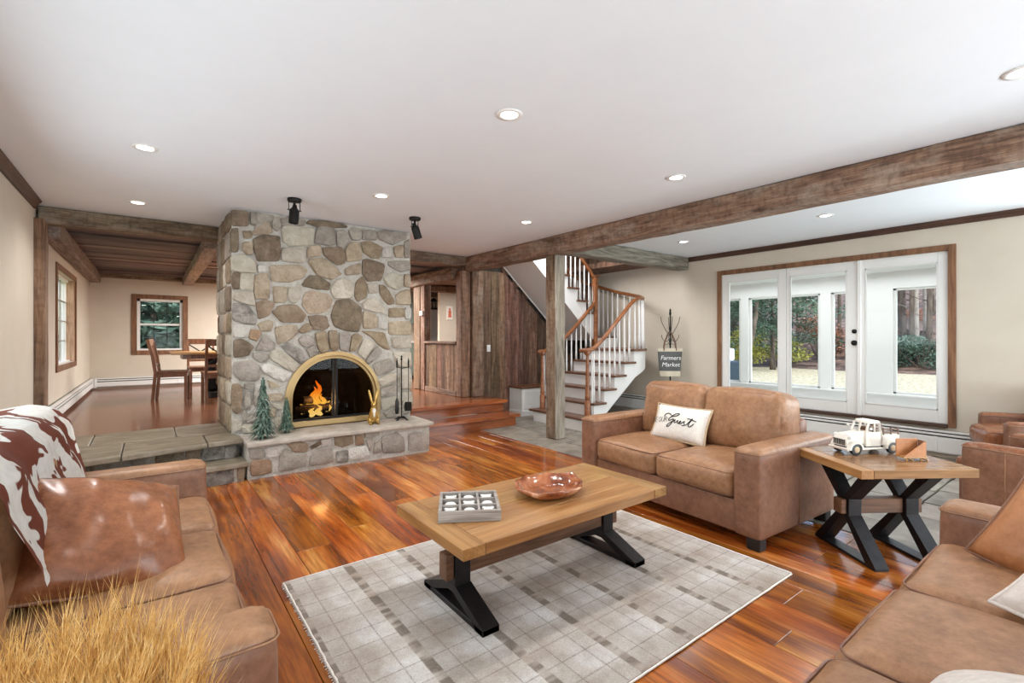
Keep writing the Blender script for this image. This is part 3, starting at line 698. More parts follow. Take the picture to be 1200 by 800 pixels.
# left return of the chimney
z = .37
while z < 2.62:
    h_ = min(random.uniform(.16, .34), 2.66 - z); y_ = FY + .015
    while y_ < 6.74:
        w_ = min(random.uniform(.2, .46), 6.76 - y_); g = .02; j = lambda: random.uniform(-.018, .018)
        stone(fp, random.choice('GCBGTD'), [(y_ + g + j(), z + g), (y_ + w_ - g + j(), z + g + j()), (y_ + w_ - g + j(), z + h_ * .6), (y_ + w_ - g * 1.6, z + h_ - g), (y_ + g + j(), z + h_ - g + j())], lambda u, v, d: (FX0 - d, u, v), .02); y_ += w_
    z += h_
z = .37
while z < 2.62:      # right return, seen only from other positions
    h_ = min(random.uniform(.2, .36), 2.66 - z); y_ = FY + .015
    while y_ < 6.6:
        w_ = min(random.uniform(.28, .5), 6.66 - y_); g = .02
        stone(fp, random.choice('GCTCB'), [(y_ + g, z + g), (y_ + w_ - g, z + g), (y_ + w_ - g, z + h_ - g), (y_ + g, z + h_ - g)], lambda u, v, d: (FX1 + d, u, v), .02); y_ += w_
    z += h_
part('hearth_core', bx(.73, 2.64, 5.11, 5.6, 0, .315), 'mortar', fp)
for ln in HEARTH.split('\n'):
    k, *v = ln.split(); v = [int(q) / 1000 for q in v]
    stone(fp, k, list(zip(v[::2], v[1::2])), lambda u, w, d: (u, 5.11 - d, w), .018)
row = [(5.13, .02, .3), (5.38, .03, .29)]
for y_, z0_, z1_ in row: stone(fp, 'G', [(y_, z0_), (y_ + .2, z0_), (y_ + .19, z1_), (y_, z1_)], lambda u, w, d: (2.64 + d, u, w), .015)
hs = bx(.72, 2.68, 5.06, 5.62, .315, .357, .012, 2)
for i in range(1, 20): bmesh.ops.bisect_plane(hs, geom=hs.verts[:] + hs.edges[:] + hs.faces[:], plane_co=(.72 + 1.96 * i / 20, 0, 0), plane_no=(1, 0, 0))
part('hearth_slab', rough_up(hs, .006, 6), 'slab', fp, auto=40)
# firebox
bm = B(); 
inn = [(AX - AR + .02, .38)] + [(AX + (AR - .02) * cos(pi - pi * i / 16), ASP + (AR - .02) * sin(pi * i / 16)) for i in range(17)] + [(AX + AR - .02, .38)]
for a, b in zip(inn, inn[1:]):
    bm.faces.new([bm.verts.new(p) for p in ((a[0], FY + .1, a[1]), (b[0], FY + .1, b[1]), (b[0], FY + .62, b[1]), (a[0], FY + .62, a[1]))])
bm.faces.new([bm.verts.new((u, FY + .62, v)) for u, v in inn]); bm.faces.new([bm.verts.new(p) for p in ((inn[0][0], FY + .1, .38), (inn[-1][0], FY + .1, .38), (inn[-1][0], FY + .62, .38), (inn[0][0], FY + .62, .38))])
part('firebox', bm, 'soot', fp, label='soot-dark firebox')
fd = empty('fire_door'); fd.parent = fp
def arc_pts(r, n=28): return [(AX - r, .41)] + [(AX + r * cos(pi - pi * i / n), ASP + r * sin(pi * i / n)) for i in range(n + 1)] + [(AX + r, .41)]
def arch_ring(r0, r1, y0, y1):
    bm = B(); a, b = arc_pts(r0), arc_pts(r1); L = []
    for p, q in zip(a, b): L.append([bm.verts.new(v) for v in ((p[0], y0, p[1]), (q[0], y0 + .012, q[1]), (q[0], y1, q[1]), (p[0], y1, p[1]))])
    for s, t in zip(L, L[1:]):
        for i in range(4): bm.faces.new((s[i], s[(i + 1) % 4], t[(i + 1) % 4], t[i]))
    return bm
part('brass_arch', arch_ring(.492, .535, FY - .035, FY + .02), 'brass', fd, smooth=False, label='brass arched door surround'); part('inner_arch', arch_ring(.458, .496, FY - .022, FY + .03), 'brass', fd)
part('bottom_rail', bx(AX - .535, AX + .535, FY - .035, FY + .02, .368, .43, .006), 'brass', fd); part('black_rail', bx(AX - .46, AX + .46, FY - .012, FY + .01, .43, .455, .003), 'iron', fd)
part('centre_stile', bx(AX - .032, AX - .004, FY - .006, FY + .008, .45, ASP + .456, .003), 'iron', fd); part('centre_stile', bx(AX + .004, AX + .032, FY - .004, FY + .01, .45, ASP + .456, .003), 'iron', fd)
for s in (-1, 1):
    g = [(AX + s * .03, .455), (AX + s * .458, .455)] + [(AX + s * .458 * cos(pi / 2 * i / 12), ASP + .458 * sin(pi / 2 * i / 12)) for i in range(13)][:-1] + [(AX + s * .03, ASP + .455)]
    bm = B(); prism(bm, g, 'Y', FY + .012, FY + .017); part('glass_door', bm, 'smoked', fd)
bm = B(); box(bm, AX - .07, AX - .03, FY - .03, FY, .98, 1.0); part('handle', bm, 'iron', fd)
# grate, logs and flames
gr = thing('log_grate', 'black iron grate inside the fireplace', 'grate', (AX - .12, FY + .36, .381))
for i in range(6): bm = B(); obar(bm, (-.24 + .096 * i, -.13, .08), (-.24 + .096 * i, .13, .08), .014, .014); part('bar', bm, 'iron', gr)
bm = B()
for sx in (-.22, .22):
    for sy in (-.1, .1): box(bm, sx - .01, sx + .01, sy - .01, sy + .01, 0, .08)
    obar(bm, (-.25, sx * .45, .075), (.25, sx * .45, .075), .012, .012)
part('frame', bm, 'iron', gr)
for i, (p, a, b_, r, lb_) in enumerate([((-.06, -.06, .135), .15, 0, .05, 'lower front charred log on the fire grate'), ((.04, .06, .135), -.2, 0, .05, 'lower rear charred log on the fire grate'), ((-.02, -.02, .225), .6, .12, .045, 'topmost log lying askew in the fire')]):
    bm = B(); tube(bm, [(-.21, 0, 0), (-.1, .006, .004), (.03, -.004, .006), (.2, 0, 0)], [r, r * 1.05, r * .98, r * .95], 12); rough_up(bm, .012, 9, i)
    o = tag(part('fire_log', bm, 'log', None, auto=50), lb_, 'log'); o.location = (AX - .12 + p[0], FY + .36 + p[1], .381 + p[2]); o.rotation_euler = (0, b_, a)
fm, nt, b = newmat('flame'); tc = nt.nodes.new('ShaderNodeTexCoord'); sx = nt.nodes.new('ShaderNodeSeparateXYZ'); nt.links.new(tc.outputs['Object'], sx.inputs[0])
mr = nt.nodes.new('ShaderNodeMapRange'); mr.inputs['From Max'].default_value = .32; nt.links.new(sx.outputs['Z'], mr.inputs[0])
cr = ramp(nt, mr.outputs[0], [(0.0, (255, 226, 140)), (.5, (255, 190, 60)), (1.0, (255, 120, 20))]); nt.links.new(cr, b.inputs['Emission Color']); b.inputs['Emission Strength'].default_value = 3.2; b.inputs['Base Color'].default_value = (0, 0, 0, 1)
M['flame'] = fm
lamp('fire_glow', 'POINT', (AX - .1, FY + .2, .62), (0, 0, 0), 7, color=(1, .55, .2)).data.shadow_soft_size = .08
fr = thing('fire', 'orange flames burning on the logs in the fireplace', 'fire', (AX - .13, FY + .33, .43))
for (dx, dy, z0_, h_, r) in [(-.07, 0, .06, .16, .03), (-.02, -.02, .08, .26, .034), (.03, .0, .08, .33, .034), (.08, -.01, .05, .20, .03), (-.13, .02, .03, .12, .026), (.15, .02, .03, .13, .026), (.02, -.09, .0, .13, .026), (-.06, -.09, .0, .10, .024)]:
    bm = B(); n = 9; tube(bm, [(dx + .025 * sin(i * 1.1 + dx * 30), dy, z0_ + h_ * i / n) for i in range(n + 1)], [max(.001, r * (sin(pi * min(1, (i / n) ** .6 * .98)) ** .8 + .12 * (1 - i / n))) for i in range(n + 1)], 8); part('flame', bm, 'flame', fr, smooth=True)
# ------------------------------------------------------------------ staircase
sc_ = thing('staircase', 'curved white staircase with wooden treads and handrails behind the post', 'staircase', (0, 0, 0))
RI, RU, SX, Y0, Y1 = .195, .23, 4.95, 4.84, 5.97
NC = Vector((6.40, 5.97)); OX, OY = 7.05 - 6.12, 5.97 - Y0
def outer_pt(t):     # outer edge of the winders: t from 0 (front) to 1 (right) to 2 (back)
    if t <= 1: a = -pi / 2 + t * pi / 2; return Vector((6.12 + OX * cos(a), 5.97 + OY * sin(a)))
    return Vector((7.05, 5.97)).lerp(Vector((7.05, 6.78)), min(1, (t - 1) * 2)) if t < 1.5 else Vector((7.05, 6.78)).lerp(Vector((6.4, 6.78)), (t - 1.5) * 2)
def tz(n): return RI * n if n <= 5 else 1.17 + (n - 6) * .212
for n in range(1, 6):
    x0 = SX + RU * (n - 1); z = tz(n)
    y1 = Y1 + (.06 if n == 1 else .02)
    part('tread', bx(x0 - .03, x0 + RU + .02, Y0 - .035, y1, z - .034, z, .01, 2), 'treadwood', sc_)
    part('riser', bx(x0 + .002, x0 + .018, Y0 + .031, Y1 - .031, z - RI, z - .034), 'white', sc_)
def slab_poly(nm, pts, z0, z1, mat, w=.008):
    bm = B(); prism(bm, [(p[0], p[1]) for p in pts], 'Z', z0, z1); bev(bm, w) if w else None; return part(nm, bm, mat, sc_)
def wind(n, t0, t1, front):
    z = tz(n); k = max(3, int((t1 - t0) * 12)); out = [outer_pt(t0 + (t1 - t0) * i / k) for i in range(k + 1)]
    ov = [p + (p - Vector((6.2, 5.9))).normalized() * .03 for p in out]
    pts = front + ov
    slab_poly('tread', pts, z - .034, z, 'treadwood', .006)
    bm = B(); q = [front[-1]] + out
    return z, out
# tread 6 turns the corner; 7 and 8 are winders against the wall
w6 = [Vector((6.12, 5.97)), Vector((6.07, 5.9)), Vector((6.07, 4.81))]
wind(6, .0, 1.0, [Vector((6.4, 5.97)), Vector((6.07, 5.97)), Vector((6.07, 4.81))])
wind(7, 1.0, 1.5, [Vector((6.4, 6.05)), Vector((6.42, 5.93))]); wind(8, 1.5, 2.0, [Vector((6.4, 6.02)), Vector((6.45, 6.02))])
slab_poly('riser', [Vector((6.10, 4.84)), Vector((6.118, 4.84)), Vector((6.118, 5.97)), Vector((6.10, 5.97))], tz(5), tz(6) - .034, 'white', 0)
slab_poly('riser', [Vector((6.42, 5.96)), Vector((7.03, 5.96)), Vector((7.03, 5.978)), Vector((6.42, 5.978))], tz(6), tz(7) - .034, 'white', 0)
slab_poly('riser', [Vector((6.43, 6.03)), Vector((6.45, 6.02)), Vector((7.03, 6.75)), Vector((7.01, 6.77))], tz(7), tz(8) - .034, 'white', 0)
# second flight, rising to the left
UR = .225; UX = 6.42
NU = 15
for n in range(9, NU + 1):
    x1 = UX - UR * (n - 9); z = tz(n)
    part('tread', bx(x1 - UR - .02, x1 + .03, Y1 - .035, 6.78, z - .034, z, .01, 2), 'treadwood', sc_)
    part('riser', bx(x1 - .018, x1 - .002, Y1 + .031, 6.78, z - .212, z - .034), 'white', sc_)
# outer stringer of the first flight, with its stepped top and sloped foot
top = [(SX, 0)]
for n in range(1, 6): top += [(SX + RU * (n - 1), RI * n - .034), (SX + RU * n, RI * n - .034)]
poly = top + [(6.12, .975 - .034), (6.12, .72), (5.16, 0)]
bm = B(); prism(bm, poly, 'Y', Y0, Y0 + .03); part('stringer', bm, 'white', sc_)
bm = B(); prism(bm, [(SX + .02, 0)] + top[1:] + [(6.12, .72), (5.3, 0)], 'Y', Y1 - .03, Y1 - .002); part('stringer', bm, 'white', sc_)
# curved fascia under treads 6-8, bending round to the wall
bm = B(); prev = None; nn = 22
for i in range(nn + 1):
    t = 1.5 * i / nn; p = outer_pt(t); zt = (tz(6) if t <= 1.0 else tz(7)) - .034; zb = .72 + .30 * min(1, t * 1.15) ** .8 + max(0, t - 1) * .35
    c = [bm.verts.new((p.x, p.y, zb)), bm.verts.new((p.x, p.y, zt))]
    if prev: bm.faces.new((prev[0], c[0], c[1], prev[1]))
    prev = c
part('curved_fascia', bm, 'white', sc_, smooth=True)
bm = B(); prev = None
for i in range(nn + 1):
    t = 1.5 * i / nn; p = outer_pt(t); zb = .72 + .30 * min(1, t * 1.15) ** .8 + max(0, t - 1) * .35; c = [bm.verts.new((p.x, p.y, zb)), bm.verts.new((6.15 + .27 * min(1, t), 5.97, .72 + .34 * min(1, t)))]
    if prev: bm.faces.new((prev[0], c[0], c[1], prev[1]))
    prev = c
part('winder_soffit', bm, 'white', sc_, smooth=True)
bm = B(); bm.faces.new([bm.verts.new(p) for p in ((5.16, Y0, .0), (6.13, Y0, .72), (6.15, Y1, .72), (5.3, Y1, 0))]); part('lower_soffit', bm, 'whitesat', sc_)
# second flight: inner stringer and white soffit
zs = lambda x: 2.638 - .89 * (x - 4.92)
poly = [(6.42, zs(6.42) - .02)] + [(6.42, tz(8) - .034)]
for n in range(9, NU + 1): x1 = UX - UR * (n - 9); poly += [(x1, tz(n) - .034), (x1 - UR, tz(n) - .034)]
xe = UX - UR * (NU - 8); poly += [(xe, zs(xe))]
bm = B(); prism(bm, poly, 'Y', Y1, Y1 + .03); part('stringer', bm, 'white', sc_)
bm = B(); prism(bm, [(6.42, zs(6.42)), (xe, zs(xe)), (xe, zs(xe) + .03), (6.42, zs(6.42) + .03)], 'Y', Y1 + .005, 6.785); part('soffit', bm, 'white', sc_)
bm = B(); tube(bm, [(6.35, 6.782, zs(6.35) - .0), (xe, 6.782, zs(xe) - .0)], .014, 6); part('soffit_moulding', bm, 'white', sc_)
# newels
def newel(x, y, z0, z1, label=None):
    bm = B(); h = z1 - z0
    lathe(bm, [(.0, 0), (.045, 0), (.045, .22 * h), (.03, .25 * h), (.04, .28 * h), (.034, .32 * h), (.026, .6 * h), (.022, .93 * h), (.036, .95 * h), (.05, .97 * h), (.05, h), (0, h)], 14, (x, y), z0)
    return part('newel_post', bm, 'stairwood', sc_, auto=35, label=label)
newel(5.11, 4.90, RI, 1.15); newel(5.13, 5.93, RI, 1.12)
bm = bx(6.38, 6.46, 5.93, 6.01, 1.0, 2.44, .006); part('newel_post', bm, 'stairwood', sc_); part('newel_cap', bx(6.355, 6.485, 5.905, 6.035, 2.44, 2.49, .012, 2), 'treadwood', sc_)
# handrails
def rail(pts):
    bm = B(); P = [Vector(p) for p in pts]
    for _ in range(2): P = [P[0]] + [q for a, b in zip(P, P[1:]) for q in (a * .75 + b * .25, a * .25 + b * .75)] + [P[-1]]
    tube(bm, P, .031, 8)
    for v in bm.verts: pass
    part('handrail', bm, 'stairwood', sc_, smooth=True); return P
outer_rail = rail([(5.03, 4.97, 1.16), (5.06, 4.88, 1.165), (5.2, 4.87, 1.18), (5.42, 4.87, 1.33), (6.05, 4.87, 1.89), (6.2, 4.88, 1.97)] + [(outer_pt(t).x - .02, outer_pt(t).y + .02, 1.965 + .25 * t ** 1.6) for t in (.3, .5, .7, .9, 1.0)] + [(7.03, 6.3, 2.31), (7.03, 6.66, 2.42), (6.9, 6.74, 2.46), (6.4, 6.74, 2.66), (5.2, 6.74, 3.72)])
inner_rail = rail([(4.98, 5.84, 1.12), (5.06, 5.92, 1.125), (5.2, 5.94, 1.13), (5.42, 5.94, 1.2), (5.8, 5.94, 1.46), (6.3, 5.94, 1.90), (6.385, 5.95, 1.98), (6.40, 5.955, 2.1), (6.40, 5.96, 2.28)])
upper_rail = rail([(6.40, 5.97, 2.43), (6.34, 5.97, 2.5), (6.2, 5.97, 2.64), (5.2, 5.97, 3.58)])
def rail_z(P, x=None, y=None):
    best = min(range(len(P)), key=lambda i: (abs(P[i].x - x) if x is not None else 0) + (abs(P[i].y - y) if y is not None else 0)); 
    q = P[best]; return q.z
def rz(P, x, y):
    bd, bz = 9, 1
    for a, b in zip(P, P[1:]):
        d = (b - a).to_2d(); L = d.length_squared
        t = 0 if L < 1e-9 else max(0, min(1, (Vector((x, y)) - a.to_2d()).dot(d) / L)); q = a.lerp(b, t); e = (q.to_2d() - Vector((x, y))).length
        if e < bd: bd, bz = e, q.z
    return bz
def baluster(x, y, z0, P):
    z1 = rz(P, x, y) - .01; h = z1 - z0
    if h < .3: return
    bm = B(); lathe(bm, [(.0, 0), (.017, 0), (.017, .24 * h), (.012, .27 * h), (.0155, .31 * h), (.013, .5 * h), (.009, h), (0, h)], 8, (x, y), z0)
    part('baluster', bm, 'white', sc_, smooth=True)
for n in range(1, 6):
    for q in ((.04, .155) if n > 1 else (.25 - .02,)):
        baluster(SX + RU * (n - 1) + q, Y0 + .035, tz(n), outer_rail)
    for q in ((.04, .155) if n > 1 else (.22,)): baluster(SX + RU * (n - 1) + q, Y1 - .035, tz(n), inner_rail)
for q in (.05, .17): baluster(6.10 + q, Y1 - .035, tz(6), inner_rail)
for i in range(11):
    t = .03 + i * .096; p = outer_pt(t); baluster(p.x - .03 * min(1, t * 2), p.y + .03 * (1 - min(1, t)), tz(6), outer_rail)
for i in range(6): baluster(7.02, 6.08 + .115 * i, tz(7), outer_rail)
for i in range(6): baluster(6.95 - .1 * i, 6.745, tz(8), outer_rail)
for n in range(9, 14):
    for q in (.03, .14): baluster(UX - UR * (n - 9) - q, Y1 + .02, tz(n), upper_rail)
for n in range(9, 13):
    for q in (.03, .14): baluster(UX - UR * (n - 9) - q, 6.745, tz(n), outer_rail)
struct('ceiling_stair', bx(6.5, XR, 4.745, 6.8, 2.62, 2.72), 'board_z')
struct('wall_stair_upper', bx(XR - .03, XR - .002, 4.745, 6.85, 2.72, 5.2), 'board_z')
# ------------------------------------------------------------------ leather seating
def loop_rect(hx, hy, z, r=.04, n=5):
    p = []
    for cx_, cy_, a0 in ((hx - r, hy - r, 0), (-hx + r, hy - r, 90), (-hx + r, -hy + r, 180), (hx - r, -hy + r, 270)):
        for i in range(n + 1): a = radians(a0 + 90 * i / n); p.append((cx_ + r * cos(a), cy_ + r * sin(a), z))
    return p
def seat_set(name, label, cat, w, d, n, loc, rz, group=None, arm_w=.19, arm_h=.635, seat_h=.455, back_h=.93, tag_foot=True, back_t=.30, seat_mat='leather', arms=(1, 1), lean=.12, arm_d=None, arm_in=0.0):
    t = thing(name, label, cat, loc, rz, group); aw = arm_w; iw = w - 2 * aw; ad = d - arm_in
    part('base', bx(aw - .005, w - aw + .005, .035, d - .03, .075, .285, .012, 2), 'leather_d', t, auto=40)
    for s in (0, 1):
        x0 = 0 if s == 0 else w - aw
        a = soft(aw, ad, arm_h - .07, .035, (.006, .008, .008), 8); xf(a, (x0 + aw / 2, arm_in + ad / 2, .07 + (arm_h - .07) / 2))
        ar = part('arm', a, 'leather_d', t, smooth=True)
        for f in ar.data.polygons:
            pass
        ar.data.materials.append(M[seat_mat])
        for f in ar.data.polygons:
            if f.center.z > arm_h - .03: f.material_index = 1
        bm = B(); xs_ = x0 + (0.004 if s == 0 else aw - .004)
        tube(bm, loop_rect(aw / 2 + .002, ad / 2 + .003, 0, .035), .0035, 5, True); xf(bm, (x0 + aw / 2, arm_in + ad / 2, arm_h - .028)); part('piping', bm, 'leather', ar, smooth=True)
        bm = B(); px = x0 + (-.004 if s == 0 else aw + .004); tube(bm, [(px, ad * .46, .09), (px, ad * .46, arm_h - .03)], .0035, 5); part('seam', bm, 'leather', ar, smooth=True)
        px = x0 + (aw + .004 if s == 0 else -.004); bm = B(); tube(bm, [(px, ad * .3, seat_h - .05), (px, ad * .3, arm_h - .03)], .003, 5); part('seam', bm, 'leather', ar, smooth=True)
    bk = soft(iw + .02, .15, back_h - .28, .05, (0, .01, .01), 7); xf(bk, (w / 2, d - .085, .1 + (back_h - .28) / 2)); part('back_frame', bk, 'leather_d', t, smooth=True)
    cw = iw / n; cd = d - .06 - back_t * .72
    for i in range(n):
        c = soft(cw - .006, cd, .185, .05, (.004, .022, .034), 11)
        for v in c.verts:      # uneven, softly dented leather
            v.co.z += noise.noise(Vector((v.co.x * 4 + i * 5, v.co.y * 4, loc[0] * 3))) * .012
        xf(c, (aw + cw * (i + .5), -.0 + cd / 2, seat_h - .085)); cu = part('seat_cushion', c, seat_mat, t, smooth=True)
        for zz in (.075, -.075):
            bm = B(); tube(bm, loop_rect(cw / 2 - .012, cd / 2 - .008, zz, .05), .0042, 5, True); xf(bm, (aw + cw * (i + .5), cd / 2, seat_h - .085)); part('piping', bm, 'leather_d', cu, smooth=True)
    for i in range(n):
        hgt = back_h - seat_h + .03; c = soft(cw + .012, back_t, hgt, .065, (.014, .05, .022), 15)
        for v in c.verts:
            v.co.y += noise.noise(Vector((v.co.x * 5 + i * 7, v.co.z * 5, 3 + loc[1]))) * .018
            e = abs(v.co.x) / (cw / 2)          # gathered pleats along the side seams
            if e > .8: v.co.y += .009 * sin(v.co.z * 95) * (e - .8) / .2; 
            v.co.z -= .014 * max(0, e - .55) ** 2 / .2 if v.co.z > 0 else 0
            v.co.y -= .0
        xf(c, (0, 0, 0), (radians(-8), 0, 0)); xf(c, (aw + cw * (i + .5), d - .10 - back_t / 2 - .02, seat_h - .0 + hgt / 2 - .02)); cu = part('back_cushion', c, seat_mat, t, smooth=True)
        bm = B(); tube(bm, [(q[0], q[2], q[1]) for q in loop_rect(cw / 2 - .012, hgt / 2 - .004, 0, .09)], .004, 5, True); xf(bm, (0, -back_t * .30, 0)); xf(bm, (0, 0, 0), (radians(-8), 0, 0)); xf(bm, (aw + cw * (i + .5), d - .10 - back_t / 2 - .02, seat_h + hgt / 2 - .02)); part('piping', bm, 'leather_d', cu, smooth=True)
    for q in ((.06, .06), (w - .06, .06), (.06, d - .08), (w - .06, d - .08)): part('foot', bx(q[0] - .045, q[0] + .045, q[1] - .04, q[1] + .04, 0, .085, .006), 'foot', t)
    return t
seat_set('loveseat', 'tan leather two-seat loveseat under the long beam, holding the lettered pillow', 'sofa', 1.66, 1.03, 2, (3.12, 3.08, 0), radians(-93.5), arm_h=.64, seat_h=.465, back_h=.92)
seat_set('sofa', 'brown leather three-seat sofa along the left wall, draped with the cowhide throw', 'sofa', 2.12, 1.08, 3, (.255, 1.285, 0), radians(90), back_h=.93, back_t=.34, arm_w=.175)
seat_set('sofa', 'tan leather sofa in the lower right corner with three pillows', 'sofa', 2.2, 1.0, 3, (2.955, .535, 0), pi, arm_h=.62, seat_h=.46, back_h=.9)
seat_set('armchair', 'brown leather armchair beyond the end table, its seamed side panel turned to the room', 'chair', .88, .86, 1, (5.70, .71, 0), radians(180 - 13), arm_w=.14, arm_h=.575, seat_h=.43, back_h=.84, seat_mat='leather_g', back_t=.24, arm_in=.10)
seat_set('armchair', 'brown leather armchair farther right, with a glossy seat front, by the window wall', 'chair', .80, .84, 1, (6.93, 1.13, 0), radians(180 + 23), arm_w=.13, arm_h=.575, seat_h=.46, back_h=.84, seat_mat='leather_g', back_t=.24, arm_in=.10)
# ------------------------------------------------------------------ pillows and throw
def pillow(w, h, t, n=16, pin=.07, wr=.0, seed=0):
    bm = B(); G = {}
    for s in (1, -1):
        for i in range(n + 1):
            for j in range(n + 1):
                u, v = 2 * i / n - 1, 2 * j / n - 1
                if s == -1 and (i in (0, n) or j in (0, n)): G[s, i, j] = G[1, i, j]; continue
                x = w / 2 * u * (1 - pin * (1 - v * v)); y = h / 2 * v * (1 - pin * (1 - u * u))
                z = s * t / 2 * (max(0, (1 - u ** 2) * (1 - v ** 2))) ** .42
                if wr: z += s * wr * noise.noise(Vector((x * 9 + seed, y * 5, s))) * (1 - max(abs(u), abs(v)) ** 4) + s * wr * .8 * sin((x + y * .6) * 46) * max(0, abs(u) - .3) * (1 - abs(u))
                G[s, i, j] = bm.verts.new((x, y, z))
        for i in range(n):
            for j in range(n): bm.faces.new((G[s, i, j], G[s, i + 1, j], G[s, i + 1, j + 1], G[s, i, j + 1]))
    return bm
def edge_tube(w, h, pin, r, n=16):
    p = []
    for i in range(n): u = 2 * i / n - 1; p.append((w / 2 * u, -h / 2 * (1 - pin * (1 - u * u)), 0))
    for i in range(n): v = 2 * i / n - 1; p.append((w / 2 * (1 - pin * (1 - v * v)), h / 2 * v, 0))
    for i in range(n): u = 1 - 2 * i / n; p.append((w / 2 * u, h / 2 * (1 - pin * (1 - u * u)), 0))
    for i in range(n): v = 1 - 2 * i / n; p.append((-w / 2 * (1 - pin * (1 - v * v)), h / 2 * v, 0))
    bm = B(); tube(bm, p, r, 6, True); return bm
def basis(xa, ya):
    x = Vector(xa).normalized(); z = x.cross(Vector(ya)).normalized(); y = z.cross(x); return Matrix((x, y, z)).transposed().to_euler()
PW, PH, PT = .50, .31, .15
gp = thing('throw_pillow', 'white pillow lettered with a guest greeting on the loveseat seat', 'pillow', (3.565, 2.345, .622), rot=basis((.06, -1, -.02), (.42, .03, .9)))
part('cover', pillow(PW, PH, PT), 'cream_cloth', gp, smooth=True); part('flange', edge_tube(PW, PH, .07, .009), 'tan_trim', gp, smooth=True, label='tan edge trim')
def psurf(x, y, lift=.002):
    u, v = 2 * x / PW, 2 * y / PH; return (x, y, PT / 2 * (max(0, (1 - u * u) * (1 - v * v))) ** .42 + lift)
def strokes(name, lines, f, r, parent):
    bm = B()
    for L in lines:
        P = [Vector((a, b)) for a, b in L]
        for _ in range(2): P = [P[0]] + [q for a, b in zip(P, P[1:]) for q in (a * .75 + b * .25, a * .25 + b * .75)] + [P[-1]]
        tube(bm, [psurf(*f(p)) for p in P], r, 5)
    return part(name, bm, 'ink', parent, smooth=True)
# measured on the cloth: 15 units a pixel, origin at the middle of the front
ff = lambda p: ((p[0] - 560) / 950 * PW * 1.06, -(p[1] - 372 - (p[0] - 560) * .115) / 560 * PH)
strokes('script_lettering', [[(345, 300), (350, 262), (400, 240), (445, 258), (468, 298), (520, 252), (580, 246), (585, 268), (540, 292), (470, 300), (430, 340), (440, 372), (480, 352), (505, 335)],
    [(515, 335), (500, 400), (462, 455), (425, 462), (420, 435), (465, 400), (540, 350)], [(545, 345), (528, 390), (550, 402), (590, 358)], [(592, 355), (580, 402), (604, 404), (640, 380), (632, 362), (608, 385), (616, 412), (640, 412), (676, 380)],
    [(676, 380), (696, 362), (688, 395), (706, 425), (680, 440), (662, 430)], [(700, 432), (735, 415), (795, 318)], [(795, 318), (752, 420), (766, 450), (798, 438), (830, 395)], [(722, 322), (770, 330), (858, 360)]], ff, .0036, gp)
def cap(x, y, s, k):
    D = {'B': [[(0, 0), (0, 10), (4, 10), (6, 8), (4, 5.3), (0, 5.2)], [(4, 5.3), (7, 3), (4, 0), (0, 0)]], 'E': [[(6, 10), (0, 10), (0, 0), (6, 0)], [(0, 5), (5, 5)]], 'O': [[(3.5, 10), (0, 8), (0, 2), (3.5, 0), (7, 2), (7, 8), (3.5, 10)]],
         'U': [[(0, 10), (0, 2), (3.5, 0), (7, 2), (7, 10)]], 'R': [[(0, 0), (0, 10), (4, 10), (6.5, 8), (4, 5.3), (0, 5.2)], [(3, 5.2), (7, 0)]]}
    return [[(x + a * s * .72, y - b * s) for a, b in L] for L in D[k]]
ls = []
for k_, x_ in (('B', 148), ('E', 196), ('O', 258), ('U', 312), ('R', 368)): ls += cap(x_, 384 + (x_ - 300) * .0, 8, k_)
strokes('capital_lettering', ls, ff, .0015, gp)
lp = thing('throw_pillow', 'large glossy brown leather pillow leaning on the left wall sofa', 'pillow', (-.14, 2.36, .605), rot=basis((.93, .22, -.28), (.1, .86, .5)))
part('cover', pillow(.53, .53, .25, 40, .05, .03, 4), 'leather_g', lp, smooth=True); part('piping', edge_tube(.53, .53, .05, .006), 'leather_d', lp, smooth=True)
p2 = thing('throw_pillow', 'tan leather pillow at the back of the lower right sofa', 'pillow', (2.60, .09, .65), rot=basis((-.26, -.94, -.29), (.436, -.34, .81)))
part('cover', pillow(.50, .50, .19, 16, .06, .006, 2), 'leather_p', p2, smooth=True); part('piping', edge_tube(.50, .50, .06, .006), 'leather_d', p2, smooth=True)
p3 = thing('throw_pillow', 'pale cloth pillow against the tan leather pillow, right sofa', 'pillow', (2.22, .02, .56), rot=basis((-.35, -.93, -.1), (.8, -.2, .5)))
part('cover', pillow(.46, .34, .16, 16, .07, .004, 5), 'pale_cloth', p3, smooth=True); part('flange', edge_tube(.46, .34, .07, .007), 'pale_cloth', p3, smooth=True)
p4 = thing('throw_pillow', 'pinkish pale pillow nearest the camera on the lower right sofa', 'pillow', (1.36, .13, .56), rot=basis((-1, .1, 0), (0, -.93, .36)))
part('cover', pillow(.48, .42, .17, 16, .06, .005, 8), 'pale_cloth', p4, smooth=True); part('flange', edge_tube(.48, .42, .06, .007), 'pale_cloth', p4, smooth=True)
cm, nt, b = newmat('cowhide'); co = coords(nt, (1, 1, 1), False)
n1 = N(nt, 'ShaderNodeTexNoise', Scale=6.5, Detail=2.0, Roughness=.45, Distortion=.35); nt.links.new(co, n1.inputs['Vector'])
sp_ = ramp(nt, n1.outputs[0], [(.49, (242, 239, 234)), (.503, (132, 66, 44))]); n2 = N(nt, 'ShaderNodeTexNoise', Scale=30.0, Detail=3.0); nt.links.new(co, n2.inputs['Vector'])
nt.links.new(mixc(nt, sp_, ramp(nt, n2.outputs[0], [(.3, (225, 220, 214)), (.7, (255, 255, 255))]), .5, 'MULTIPLY'), b.inputs['Base Color']); b.inputs['Roughness'].default_value = .9
bump(nt, b, n2.outputs[0], .2, .004); M['cowhide'] = cm
